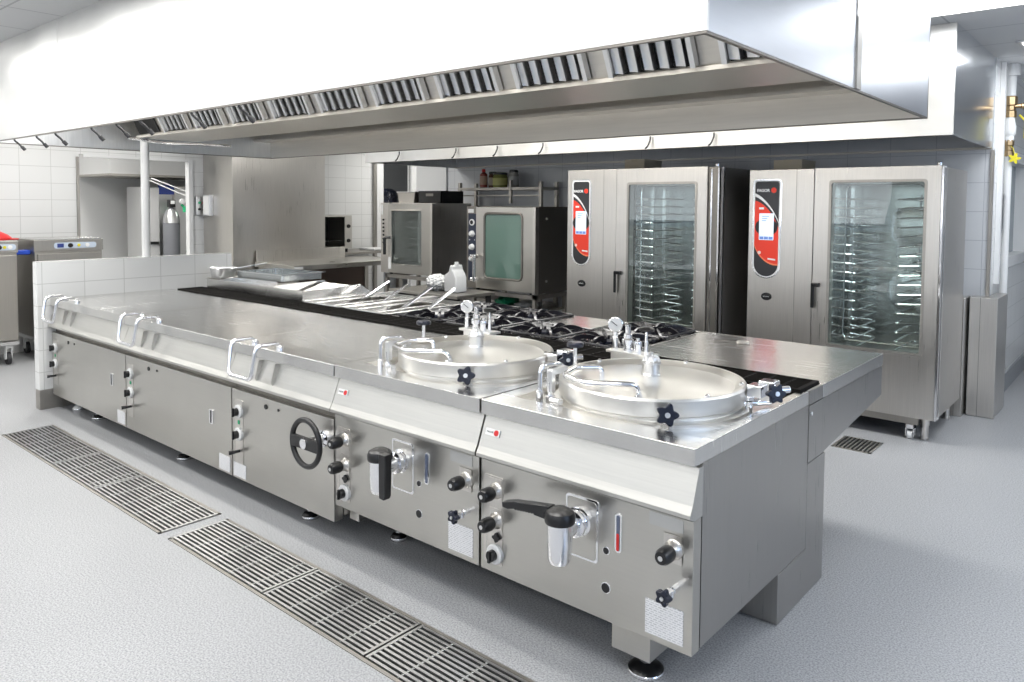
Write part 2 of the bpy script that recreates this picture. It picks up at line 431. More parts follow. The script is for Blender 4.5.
m.box(HX0, HX1, HY0, HY0+.014, HZ-.008, HZ-.001); m.box(HX0, HX1, HY1-.014, HY1, HZ-.008, HZ-.001)
m.box(HX1-.014, HX1, HY0+.014, HY1-.014, HZ-.008, HZ-.001); m.box(HX0, HX0+.014, HY0+.014, HY1-.014, HZ-.008, HZ-.001)
m.build('bottom_rim', STK, hood, smooth=False)
# inner lining
m = MB(); m.prism([(HY1-.012, 2.20), (HY1-.012, 2.22), (1.90, 2.215), (1.90, 2.195)], HX0+.012, HX1-.012)
m.build('rear_gutter', STI, hood, smooth=False)
m = MB(); m.prism([(.72, 2.16), (1.20, 2.16), (1.42, 2.62), (.50, 2.62)], HX0+.25, HX1-.10)
m.build('filter_housing', STI, hood, smooth=False)
m = MB(); m.box(HX0+.2, HX1-.05, .705, 1.22, 2.14, 2.158)
m.build('grease_gutter', STI, hood, smooth=False)
m = MB(); m.box(HX0+.012, HX1-.012, HY0+.012, HY1-.012, 2.62, 2.64); m.build('inner_ceiling', STI, hood, smooth=False)
# conduit runs between the housing and the rear wall
m = MB(); m.tube([(HX0+.3, 1.45, 2.27), (HX1-.2, 1.45, 2.27)], .022); m.build('conduit', ALU, hood)
m = MB(); m.tube([(HX0+.3, 1.56, 2.30), (HX1-.3, 1.56, 2.30)], .035)
m.build('light_tube', WHT, hood)
for x in (-4.9, -3.6, -2.3, -1.0):
    m = MB(); m.box(x-.5, x+.5, .05, .17, 2.575, 2.62); m.build('hood_lamp', WHT, hood, smooth=False, label='slim lamp under the roof of the hood')
    area('hood_light', (x, .11, 2.57), .95, .08, 20)
# baffle filters, a bank of eleven leaning on the housing (front and rear alike)
dY, dZ = (.50-.72)/.46, 1.0
L_ = math.hypot(dY*.44, .44)
sl = Vector((0, .50-.72, .46)).normalized(); nrm = Vector((0, -sl.z, sl.y))
def filt_mesh():
    mb = MB()
    Wd = .41
    def slab(x0, x1, s0, s1, n0, n1, tilt=0):
        vs = []
        for (x, s_, n_) in ((x0, s0, n0), (x1, s0, n0+tilt), (x1, s1, n0+tilt), (x0, s1, n0), (x0, s0, n1), (x1, s0, n1+tilt), (x1, s1, n1+tilt), (x0, s1, n1)):
            vs.append(mb.bm.verts.new(Vector((x, 0, 0))+sl*s_+nrm*n_))
        for f in ((0, 1, 2, 3), (7, 6, 5, 4), (0, 4, 5, 1), (1, 5, 6, 2), (2, 6, 7, 3), (3, 7, 4, 0)): mb.bm.faces.new([vs[k] for k in f])
    slab(0, .022, 0, .48, .0, .035); slab(Wd-.022, Wd, 0, .48, .0, .035)
    slab(.022, Wd-.022, .46, .48, .0, .03)
    n = 5; pw = (Wd-.044)/n
    for k in range(n):
        x = .022+pw*k
        slab(x+.003, x+pw*.74, .012, .46, .010, .016, .022)
        slab(x+pw*.70, x+pw*.78, .012, .46, .002, .038)
    return mb
fm = filt_mesh().build('baffle_filter', CHR if False else ALU, hood, smooth=False)
fm.location = (-.787, .71, 2.165)
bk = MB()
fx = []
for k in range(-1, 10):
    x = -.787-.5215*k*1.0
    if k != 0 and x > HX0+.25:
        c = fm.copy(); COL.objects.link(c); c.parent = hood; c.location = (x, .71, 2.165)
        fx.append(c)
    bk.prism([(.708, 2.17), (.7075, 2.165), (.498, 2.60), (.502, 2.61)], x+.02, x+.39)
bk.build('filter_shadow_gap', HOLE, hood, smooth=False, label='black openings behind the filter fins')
# short pull hooks along the front rim
hk = MB(); hk.tube(fillet([(0, 0, .03), (0, 0, 0), (.02, .03, -.03), (.03, .045, -.06)], .02), .007, 8)
hk.lathe([(.0, -.0), (.012, 0), (.012, .03), (0, .03)], (.026, .04, -.045), (.3, .45, -.6), 10)
h0 = hk.build('hook', RUB, hood)
h0.location = (-5.25, HY0+.03, HZ-.01)
HXs = [-4.8, -4.45, -3.86, -3.5, -3.2, -2.62, -2.17]
for x in HXs:
    c = h0.copy(); COL.objects.link(c); c.parent = hood; c.location = (x, HY0+.03, HZ-.01)
m = MB(); m.tube(fillet([(-5.3, .55, 2.12), (-5.25, .8, 2.09), (-5.05, 1.3, 2.09)], .03), .012); m.build('pull_rail', CHR, hood)

# ================================================================== WALL HOOD over the ovens
wh = thing('wall_hood', 'long stainless extraction hood along the back wall above the combi ovens', 'hood')
WX0, WX1, WY0, WY1, WZ = -5.75, .045, 3.30, 4.74, 2.06
m = MB(); m.box(WX0, WX1, WY0, WY0+.012, WZ, CEIL-.002); m.build('front_panel', STH, wh, smooth=False)
m = MB(); m.box(WX1-.012, WX1, WY0+.012, WY1, WZ, CEIL-.002); m.build('end_panel', STMIR, wh, smooth=False)
m = MB(); m.box(WX0, WX0+.012, WY0+.012, WY1, WZ, CEIL-.002); m.build('end_panel', STH, wh, smooth=False)
m = MB(); m.prism([(WY0+.012, WZ), (WY0+.06, WZ), (WY0+.06, WZ+.06), (3.75, 2.45), (WY1, 2.45), (WY1, 2.47), (3.72, 2.47), (WY0+.012, WZ+.1)], WX0+.012, WX1-.012)
m.build('inner_lining', STK, wh, smooth=False)
m = MB()
for k in range(10): m.box(-5.5+.53*k, -5.1+.53*k, 4.1, 4.6, 2.40, 2.44)
m.build('filter_bank', STK, wh, smooth=False)
m = MB(); m.box(WX0, WX1, WY1-.02, WY1, WZ-.005, WZ+.012); m.build('rear_rim', STD, wh, smooth=False)
hs = MB(); hs.tube(fillet([(0, 0, .03), (0, 0, 0), (-.01, -.02, -.05), (-.03, -.03, -.07)], .02), .007, 8)
h1 = hs.build('hook', RUB, wh)
h1.location = (-5.15, WY0-.02, 2.13)
for x in (-4.3, -3.75, -3.2, -2.1, -1.55):
    c = h1.copy(); COL.objects.link(c); c.parent = wh; c.location = (x, WY0-.02, 2.13)

# ================================================================== COOKING ISLAND
RIMZ = .857
def front_lip(mb, x0, x1):
    mb.prism([(.055, .79), (.03, .79), (-.012, .68), (-.026, .655), (-.026, .642), (.0, .630), (.055, .630)], x0, x1)
def plug_knob(parent, x, z, out=.085, lab=None):
    """black ribbed tap knob on a chrome stem and rosette"""
    b = MB(); b.lathe([(.032, 0), (.032, .008), (.026, .014), (.022, .030), (.018, .032)], (x, 0, z), (0, -1, 0), 24)
    b.box(x-.036, x+.028, -.0052, -.0032, z-.045, z+.045)
    r = b.build('tap_rosette', STV, parent)
    k = MB(); k.lathe([(.016, .030), (.024, .034), (.027, .045), (.026, .075), (.020, .088), (.008, .090), (0, .090)], (x, 0, z), (0, -1, 0), 20)
    kk = k.build('knob', BLK, r)
    c = MB(); c.lathe([(.008, .0895), (.008, .0915), (0, .0915)], (x, 0, z), (0, -1, 0), 12); c.build('cap', ALU, r)
    return r
def dial(parent, x, z, r=.036):
    b = MB(); b.lathe([(r, 0), (r, .014), (r-.006, .018), (0, .018)], (x, 0, z), (0, -1, 0), 28)
    q = b.build('dial', WHT, parent)
    k = MB(); k.lathe([(.021, .018), (.021, .036), (.017, .040), (0, .040)], (x, 0, z), (0, -1, 0), 20)
    k.box(x-.005, x+.005, -.046, -.036, z-.022, z+.022)
    k.build('pointer', BLK, q); return q
def star_knob(parent, pos, d, r=.034, name='star_knob', lobes=5):
    """black lobed hand knob whose face looks along d"""
    d = Vector(d).normalized(); rot = d.to_track_quat('Z', 'Y').to_matrix().to_4x4(); rot.translation = Vector(pos)
    b = MB(); b.prism(star_pts(r*.72, r*1.05, lobes, 60), 0, .022, 'z', rot)
    o = b.build(name, NAVY, parent, bevel=.004)
    c = MB(); c.lathe([(r*.24, .022), (r*.24, .026), (0, .026)], pos, d, 14); c.build('cap', ALU, o)
    return o
def foot(parent, x, y, z1, r=.055, mat=None):
    m = MB(); m.lathe([(r, 0), (r, .012), (r*.75, .026), (r*.3, .032), (.014, .036), (.014, z1)], (x, y, 0), (0, 0, 1), 32)
    o = m.build('levelling_foot', mat or BLK, parent)
    m = MB(); m.lathe([(r*1.02, .002), (r*1.03, .010), (r*1.0, .013)], (x, y, 0), (0, 0, 1), 32); m.lathe([(.022, .036), (.022, .046), (.012, .05), (.012, z1)], (x, y, 0), (0, 0, 1), 6)
    m.build('foot_ring', CHR, o); return o

# ---- three bratt pans on the left
def bratt_pan(x0, x1, label, wheel=False, first=False):
    t = thing('bratt_pan', label, 'bratt pan', (x0, 0, 0), 0)
    W = x1-x0-.004
    m = MB(); m.box(0, W, .055, .69, .13, .80); m.box(0, W, .69, .93, .21, .80); m.build('body', ST, t, smooth=False)
    m = MB(); m.box(.003, W-.003, .0, .05, .112, .598); m.build('front_panel', ST, t, bevel=.002, smooth=False)
    m = MB(); m.box(0, W, .03, .06, .598, .632); m.build('shadow_gap', STK, t, smooth=False)
    m = MB(); front_lip(m, 0, W); m.build('splash_lip', STL, t, smooth=False)
    m = MB(); m.box(0, W, -.004, .93, .80, RIMZ)
    m.build('lid', STT, t, bevel=.003, smooth=False)
    # pressed ramp on the splash lip
    for xx in (.27, .42):
        m = MB(); m.prism([(.031, .785), (.0, .785), (-.019, .70), (-.012, .68)], xx-.005, xx+.005); m.build('pouring_guide', ST, t, smooth=False)
    # lid handles: two upright loops joined by a bar
    hx, hw = .165, .235
    m = MB()
    pts = fillet([(hx+hw, .045, .858), (hx+hw, .03, .888), (hx+hw, -.09, .888), (hx+hw-.01, -.115, .72), (hx+.01, -.115, .72), (hx, -.09, .888), (hx, .03, .888), (hx, .045, .858)], .035, 6)
    m.tube(pts, .011, 12); m.build('lid_handle', CHR, t)
    for q in (hx, hx+hw):
        m = MB(); m.lathe([(.02, 0), (.02, .012), (.012, .02)], (q, .045, .857), (0, 0, 1), 16); m.build('handle_mount', CHR, t)
    # control strip
    s = .07
    m = MB(); m.prism(rrect(s-.035, s+.045, .20, .545, .006), -.003, 0, 'y'); m.build('control_strip', STV, t, smooth=False)
    dial(t, s+.012, .485); dial(t, s+.012, .362)
    m = MB(); m.box(s-.002, s+.014, -.006, -.003, .415, .435); m.build('pilot_light', GRN, t, smooth=False)
    m = MB(); m.tube([(s+.012, -.003, .27), (s+.012, -.03, .27), (s-.0, -.06, .268)], [.008, .008, .012], 12); m.build('switch_lever', BLK, t)
    m = MB(); disc(m, s+.27, -.0005, .555, .013, .004); m.build('sight_hole', BLK, t)
    m = MB(); disc(m, s+.385, -.0005, .558, .007, .004); m.build('screw', BLK, t)
    if not wheel:
        m = MB(); m.prism(rrect(W-.235, W-.195, .36, .44, .004), -.006, 0, 'y'); o = m.build('latch', CHR, t, smooth=False)
        m = MB(); m.box(W-.222, W-.21, -.0075, -.006, .365, .435); m.build('latch_slot', BLK, o, smooth=False)
        m = MB(); m.box(W-.135, W-.02, -.002, 0, .125, .21); m.build('rating_label', LABEL, t, smooth=False)
    m = MB(); m.box(.015 if wheel else .01, .14 if wheel else .02, -.002, 0, .125, .20 if wheel else .13); m.build('rating_label', LABEL, t, smooth=False)
    if wheel:
        cx, cz = W-.08, .494; R = .108
        m = MB(); m.tube([(cx+R*math.cos(a), -.10, cz+R*math.sin(a)) for a in [2*PI*k/40 for k in range(40)]], .013, 12, closed=True)
        wo = m.build('handwheel', BLK, t)
        m = MB(); m.box(cx-R, cx+R, -.112, -.092, cz-.028, cz+.028); m.build('spoke', BLK, wo, bevel=.004)
        m = MB(); m.cyl((cx, 0, cz), (cx, -.118, cz), .024); m.lathe([(.04, 0), (.04, .01), (.026, .016)], (cx, 0, cz), (0, -1, 0), 24); m.build('hub', CHR, wo)
    for x in ((.55,) if not first else (.18, .55)):
        foot(t, x, .12, .14, .045, WHT if (first and x == .18) else BLK)
    foot(t, .5, .75, .14, .045)
    return t
bratt_pan(-5.42, -4.09, 'stainless bratt pan against the low tiled partition, farthest from the kettles', first=True)
bratt_pan(-4.09, -2.745, 'stainless bratt pan in the middle of the row, two lid handles, no handwheel')
bratt_pan(-2.745, -1.825, 'stainless tilting bratt pan with a black handwheel on its front', wheel=True)

# ---- two boiling kettles
def kettle(x0, cx, cy, label, first):
    """x0 = left edge; cx, cy = kettle centre in local coordinates"""
    t = thing('boiling_kettle', label, 'boiling kettle', (x0, 0, 0))
    W = .90 if first else .92
    W -= .004
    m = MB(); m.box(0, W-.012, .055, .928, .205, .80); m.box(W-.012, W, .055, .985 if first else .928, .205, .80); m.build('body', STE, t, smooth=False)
    m = MB(); m.box(.003, W-.0, .0, .05, .20, .628); m.build('front_panel', ST, t, bevel=.002, smooth=False)
    m = MB(); front_lip(m, 0, W); m.build('splash_lip', STL, t, smooth=False)
    m = MB()  # raised rim round the deck
    m.box(0, W, .0, .115, .80, RIMZ); m.box(0, .07, .115, .93, .80, RIMZ); m.box(W-.035, W, .115, .928, .80, RIMZ); m.box(W-.012, W, .928, .985 if first else .93, .80, RIMZ)
    m.build('top_rim', STT, t, bevel=.0025, smooth=False)
    m = MB(); m.box(.07, W-.035, .115, .93, .80, .838); m.build('deck', STT, t, smooth=False)
    # pan collar, lid
    R = .36
    m = MB(); m.lathe([(R+.018, .838), (R+.018, .852), (R-.012, .856), (R-.012, .866)], (cx, cy, 0), (0, 0, 1), 72); m.build('pan_collar', STLID, t)
    m = MB(); m.lathe([(R-.012, .866), (R-.004, .868), (R, .872), (R, .926), (R-.006, .934), (R-.018, .934), (R-.03, .925), (R-.045, .916), (R*.55, .928), (.05, .942), (0, .942)], (cx, cy, 0), (0, 0, 1), 96)
    lid = m.build('lid', STLID, t)
    # relief valve at the middle of the lid
    m = MB()
    m.lathe([(.036, .940), (.036, .945), (.033, .948), (.033, .985), (.038, .988), (.038, .994), (.030, 1.0), (.026, 1.012), (.008, 1.016), (.008, 1.03), (0, 1.03)], (cx, cy, 0), (0, 0, 1), 32)
    for a in range(0, 360, 45):
        ca, sa = math.cos(math.radians(a)), math.sin(math.radians(a))
        m.tube([(cx+.037*ca, cy+.037*sa, .986), (cx+.030*ca, cy+.030*sa, 1.006), (cx+.012*ca, cy+.012*sa, 1.02)], .003, 6)
    m.build('relief_valve', ALU, lid)
    # lid handle (bent tube) and bolts round the rim
    hz = 1.0
    m = MB()
    m.tube(fillet([(cx-.155, cy-.14, .93), (cx-.122, cy-.24, 1.0), (cx-.07, cy-.46+.06, 1.003), (cx+.09, cy-.47+.05, 1.0), (cx+.12, cy-.33, .99), (cx+.135, cy-.315, .925)], .035, 7) if False else
           fillet([(cx-.13, cy-.15, .925), (cx-.13, cy-.15, .975), (cx-.19, cy-.235, .98), (cx-.15, cy-.37, .98), (cx-.02, cy-.42, .978), (cx+.09, cy-.345, .98), (cx+.12, cy-.31, .975), (cx+.125, cy-.29, .928)], .03, 7), .0098, 12)
    m.build('lid_handle', CHR, lid)
    m = MB()
    for a in (20, 95, 160, 215, 292, 335):
        ca, sa = math.cos(math.radians(a)), math.sin(math.radians(a)); m.lathe([(.009, .93), (.009, .938), (.004, .942), (0, .942)], (cx+(R-.02)*ca, cy+(R-.02)*sa, 0), (0, 0, 1), 10)
    m.build('rim_bolt', CHR, lid)
    # star knobs: front swing bolt
    a = math.radians(-52); px, py = cx+(R+.028)*math.cos(a), cy+(R+.028)*math.sin(a)
    dirv = (math.cos(a), math.sin(a), .15)
    m = MB(); m.tube([(px, py, .845), (px, py, .90)], .009, 10); m.box(px-.016, px+.016, py-.012, py+.012, .838, .862); cl = m.build('swing_bolt', CHR, t)
    star_knob(cl, (px+.012, py-.022, .898), dirv, .038)
    # hinge bracket at the left
    bx, by = cx-.245, cy-.325
    m = MB()
    m.lathe([(.016, .838), (.016, .885), (.0115, .89), (.0115, .90)], (bx-.05, by+.0, 0), (0, 0, 1), 14)
    m.tube(fillet([(bx-.05, by, .89), (bx-.05, by, .985), (bx-.03, by+.09, .985), (bx-.045, by+.17, .935)], .035, 6), .0105, 12)
    m.lathe([(.018, .838), (.018, .88)], (bx, by, 0), (0, 0, 1), 6)
    m.lathe([(.010, .88), (.010, .93)], (bx, by, 0), (0, 0, 1), 12)
    m.lathe([(.013, 0), (.013, .05)], (bx+.015, by-.01, .862), (.8, -.2, .1), 12)
    br = m.build('hinge_bracket', CHR, t)
    m = MB(); m.box(bx-.012, bx+.012, by-.008, by+.016, .89, .975); m.box(bx-.012, bx+.010, by+.0, by+.10, .955, .978); m.build('hinge_plate', ALU, br, bevel=.003)
    # T-shaped screw behind the hinge
    tx, ty = cx-.38, cy+.02
    m = MB(); m.cyl((tx, ty, .84), (tx, ty, 1.0), .008, 12); o = m.build('hinge_screw', CHR, t)
    m = MB(); m.lathe([(.034, 1.0), (.036, 1.005), (.036, 1.015), (.03, 1.02), (0, 1.02)], (tx, ty, 0), (0, 0, 1), 18); m.build('knob', NAVY, o, bevel=.002)
    # right-hand inlet valve with black wheel
    rx, ry = cx+.335, cy+.13
    m = MB()
    m.box(rx+.02, rx+.075, ry-.05, ry+.01, .90, .945); m.box(rx+.05, rx+.11, ry-.02, ry+.04, .885, .96)
    m.lathe([(.014, .838), (.014, .885), (.02, .89), (.02, .905)], (rx+.03, ry-.05, 0), (0, 0, 1), 12)
    m.lathe([(.014, .838), (.014, .9)], (rx-.01, ry-.10, 0), (0, 0, 1), 12)
    m.cyl((rx-.0, ry-.07, .875), (rx+.075, ry+.04, .875), .014, 14)
    m.cyl((rx+.10, ry+.01, .925), (rx+.14, ry+.055, .928), .013, 14)
    v = m.build('inlet_valve', CHR, t, bevel=.004)
    star_knob(v, (rx+.055, ry+.075, .93), (.35, -.7, .1), .030, 'wheel_knob', 6) if False else star_knob(v, (rx+.115, ry-.03, .925), (.75, -.6, .12), .036, 'wheel_knob', 6)
    # gauge and safety group on a plate behind the lid
    gx, gy = cx-.37, cy+.335
    m = MB(); m.prism([(gx-.04, gy-.035), (gx+.19, gy-.045), (gx+.20, gy+.03), (gx-.04, gy+.03)], .935, .947, 'z'); m.box(gx-.03, gx+.18, gy-.01, gy+.02, .838, .936)
    g = m.build('valve_plate', STLID, t, bevel=.002, smooth=False)
    m = MB(); m.lathe([(.013, .947), (.013, 1.0), (.010, 1.004), (.010, 1.03)], (gx-.012, gy, 0), (0, 0, 1), 14); m.build('gauge_stem', CHR, g)
    gd = Vector((.5, -.85, .05))
    m = MB(); m.lathe([(.032, -.012), (.034, -.008), (.034, .008), (.030, .010)], (gx-.012, gy, 1.06), gd, 28); m.build('gauge_case', CHR, g)
    m = MB(); m.lathe([(.030, .009), (.030, .0105), (0, .0105)], (gx-.012, gy, 1.06), gd, 28)
    m.build('gauge_face', WHT, g)
    sdv = gd.normalized().cross(Vector((0, 0, 1))).normalized()
    p0 = Vector((gx-.012, gy, 1.06))+gd.normalized()*.0115
    m = MB(); m.tube([p0-sdv*.008-Vector((0, 0, .006)), p0+sdv*.018+Vector((0, 0, .014))], .0016, 6); m.build('gauge_needle', BLK, g)
    m = MB(); m.lathe([(.026, .947), (.026, .957), (.020, .96), (.020, .975), (.027, .978), (.027, .998), (.019, 1.005), (.019, 1.022), (.0125, 1.026), (.0125, 1.056), (.014, 1.058), (.014, 1.066), (0, 1.066)], (gx+.055, gy, 0), (0, 0, 1), 24); m.build('safety_valve', CHR, g)
    m = MB(); m.lathe([(.018, .947), (.018, .965), (.02, .975), (.017, .995), (.008, 1.0), (.008, 1.01), (0, 1.01)], (gx+.108, gy, 0), (0, 0, 1), 20); m.build('vent_cap', CHR, g)
    m = MB(); m.lathe([(.009, .947), (.009, 1.0)], (gx+.15, gy, 0), (0, 0, 1), 12); m.tube([(gx+.15, gy, .99), (gx+.15, gy, 1.045)], [.007, .005], 10); vl = m.build('vent_cock', CHR, g)
    m = MB(); m.lathe([(.0, 0), (.034, .002), (.036, .012), (.02, .02), (0, .02)], (gx+.15, gy, 1.045), (0, 0, 1), 14); m.build('cock_knob', BLK, t, bevel=.002)
    # ---------- front controls
    m = MB(); m.prism(rrect(.02, .115, .235, .575, .008), -.003, 0, 'y'); m.build('control_strip', STV, t, smooth=False)
    for z in (.522, .408): plug_knob(t, .085, z)
    m = MB(); m.prism(star_pts(.012, .019, 4, 32), -.016, -.003, 'y', Matrix.Translation((.09, 0, .345))); m.build('small_knob', BLK, t, bevel=.002)
    dial(t, .082, .278, .038)
    fx_, fz = (.47, .515)
    m = MB(); m.prism(rrect(fx_-.06, fx_+.075, .385, .60, .012), -.004, 0, 'y'); m.build('tap_plate', CHR, t, smooth=False)
    m = MB(); m.prism(rrect(fx_-.053, fx_+.068, .392, .593, .012), -.0055, -.004, 'y'); m.build('tap_recess', ST, t, smooth=False)
    m = MB()
    m.lathe([(.050, .0), (.050, .014), (.040, .018), (.040, .030), (.046, .032), (.046, .045), (.034, .05), (.034, .10), (.0, .10)], (fx_, 0, fz), (0, -1, 0), 32)
    m.build('drain_pipe', CHR, t)
    qx, qy = fx_+.005, -.125
    m = MB(); m.lathe([(.034, fz-.10), (.040, fz-.085), (.043, fz-.02), (.043, fz+.035)], (qx, qy, 0), (0, 0, 1), 32); tap = m.build('draw_off_tap', CHR, t)
    m = MB(); m.lathe([(.050, fz+.035), (.052, fz+.04), (.052, fz+.058), (.046, fz+.072), (.028, fz+.082), (0, fz+.085)], (qx, qy, 0), (0, 0, 1), 32); m.build('tap_cap', BLK, tap)
    m = MB()
    if first:   # lever turned to the left
        m.prism([(0, -.024), (.02, -.024), (.07, -.016)]+[(.07+.012*k+.006*j, -.016 if j == 0 else -.010) for k in range(8) for j in (0, 1)]+[(.19, -.016), (.215, -.012), (.215, .006), (.16, .016), (.0, .024)], -.016, .016, 'y',
                Matrix.Translation((qx-.03, qy, fz+.060)) @ Matrix.Rotation(PI, 4, 'Z') @ Matrix.Rotation(math.radians(6), 4, 'Y'))
    else:       # lever hanging down beside the tap
        m.prism([(-.02, .012), (.022, .012), (.024, -.02), (.020, -.16), (.012, -.175), (-.018, -.172), (-.020, -.05)], -.018, .018, 'y', Matrix.Translation((qx+.055, qy-.02, fz+.065)))
        m.box(qx, qx+.05, qy-.03, qy+.03, fz+.04, fz+.07)
    m.build('tap_lever', BLK, tap, bevel=.005)
    for zz, rr in ((.442, .011), (.314, .016)):
        m = MB(); disc(m, .578, -.0005, zz, rr, .004); o = m.build('panel_hole', BLK, t)
        m = MB(); m.lathe([(rr+.003, 0), (rr+.003, .002), (rr, .003)], (.578, 0, zz), (0, -1, 0), 20); m.build('hole_ring', CHR, o)
    m = MB(); m.prism(rrect(.612, .638, .450, .582, .012), -.004, 0, 'y'); sg = m.build('sight_gauge', CHR, t, smooth=False)
    m = MB(); m.prism(rrect(.619, .631, .456, .576, .005), -.006, -.004, 'y'); m.build('gauge_tube', plain('tube_grey', (.10, .12, .18), .15), sg, smooth=False)
    if first:
        m = MB(); m.prism(rrect(.620, .630, .457, .515, .004), -.0072, -.006, 'y'); m.build('gauge_fluid', RED, sg, smooth=False)
    m = MB(); m.box(W-.155, W-.035, -.0025, 0, .582, .624); m.build('name_plate', plain('etched_plate', (.55, .55, .54), .45, .8), t, smooth=False)
    plug_knob(t, W-.065, .525)
    m = MB(); m.lathe([(.012, 0), (.012, .03), (.009, .034), (.009, .075)], (W-.055, 0, .405), (0, -1, 0), 16); m.cyl((W-.055, -.04, .39), (W-.055, -.04, .412), .012, 12); sp = m.build('drain_spindle', CHR, t)
    star_knob(sp, (W-.055, -.072, .405), (0, -1, 0), .026)
    m = MB(); m.box(W-.165, W-.03, -.002, 0, .222, .335); m.build('rating_label', LABEL, t, smooth=False)
    # badge on the lip
    bt = Matrix.Translation((.055, .0105, .735)) @ Matrix.Rotation(-math.atan2(.042, .11), 4, 'X')
    m = MB(); m.box(-.035, .035, -.0060, -.001, -.013, .013, bt); bd = m.build('maker_badge', WHT, t, bevel=.001, smooth=False)
    m = MB(); m.lathe([(.011, 0), (.011, .002), (0, .002)], bt @ Vector((.02, -.006, 0)), bt.to_3x3() @ Vector((0, -1, 0)), 20); m.build('badge_disc', RED, bd)
    p = bt @ Vector((-.012, -.0065, 0))
    text('badge_lettering', 'FAGOR', .010, p, (PI/2-math.atan2(.042, .11), 0, 0), BLK, bd)
    # support
    if first:
        m = MB(); m.box(W-.325, W-.175, .05, .19, .085, .205); m.build('support_bracket', ST, t, bevel=.002, smooth=False)
        foot(t, W-.235, .13, .09, .062)
    else:
        m = MB(); m.box(.005, .075, .08, .2, .11, .21); m.build('support_bracket', ST, t, bevel=.002, smooth=False)
        foot(t, .16, .25, .21, .04)
    m = MB(); m.cyl((.36, .12, .17), (.36, .12, .21), .012, 10); m.build('drain_stub', WHT, t)
    return t
kettle(-1.825, .475, .45, 'round-lidded boiling kettle beside the handwheel pan, tap lever hanging straight down', False)
kettle(-.90, .46, .48, 'round-lidded boiling kettle at the right end of the island, tap lever turned left', True)

# ---- central flue grille
m = MB()
m.box(-5.3, -.02, .932, .945, .80, .868); m.box(-5.3, -.02, 1.14, 1.15, .80, .868)
m.box(-5.3, -5.28, .94, 1.14, .80, .868); m.box(-.04, -.02, .94, 1.14, .80, .868)
for k in range(6):
    y = .962+.03*k; m.prism([(y, .858), (y+.010, .868), (y+.013, .862), (y+.004, .835)], -5.28, -.04)
m.box(-5.28, -.04, .945, 1.14, .803, .815)
for k in range(60):
    x = -5.22+.0865*k; m.box(x, x+.012, .95, 1.135, .845, .864+.004*random.random())
tag(m.build('flue_grille', IRONR, bevel=0, smooth=False), 'long black slatted flue grille running down the middle of the island', 'grille')
m = MB(); m.box(-5.3, -.02, .99, 1.135, .56, .80)
tag(m.build('flue_duct', STD, smooth=False), 'steel flue duct below the black grille between front and back units', 'duct')
m = MB(); m.prism([(.70, .004), (1.20, .004), (1.20, .555), (.99, .555), (.99, .20), (.70, .20)], -5.38, -.004)
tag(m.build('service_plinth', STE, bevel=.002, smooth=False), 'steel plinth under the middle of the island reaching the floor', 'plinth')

# ---- back row of the island
BZ = .857
t = thing('worktop_unit', 'plain cantilevered steel worktop unit with scissors on it, right end of island', 'worktop', (-.99, 1.15, 0))
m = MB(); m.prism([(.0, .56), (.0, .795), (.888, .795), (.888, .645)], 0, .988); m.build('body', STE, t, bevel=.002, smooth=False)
m = MB(); m.box(0, .99, .0, .895, .798, BZ); m.build('top', STT, t, bevel=.003, smooth=False)
m = MB(); m.box(.976, .988, -.163, 0, .56, .795); m.box(.976, .988, -.163, 0, .799, .856); m.build('end_filler', STE, t, smooth=False)
m = MB(); m.lathe([(.008, 0), (.008, .004), (0, .006)], (.99, -.145, .76), (1, 0, 0), 12); m.build('screw', WHT, t)
# tongs lying on the worktop
sc = thing('scissors', 'small steel scissors lying open on the plain worktop', 'scissors', (-.70, 1.80, BZ), math.radians(20))
m = MB(); m.prism([(-.10, -.012), (.02, -.004), (.02, .004), (-.10, .0)], .002, .006, 'z'); m.prism([(-.10, .004), (.02, -.002), (.02, .006), (-.095, .012)], .006, .010, 'z'); m.build('blade', STK, sc)
m = MB()
for s_ in (-1, 1):
    m.tube([(.055+.03*math.cos(a), s_*.022+.016*math.sin(a), .007) for a in [2*PI*k/16 for k in range(16)]], .004, 6, closed=True)
m.build('finger_loops', STD, sc)

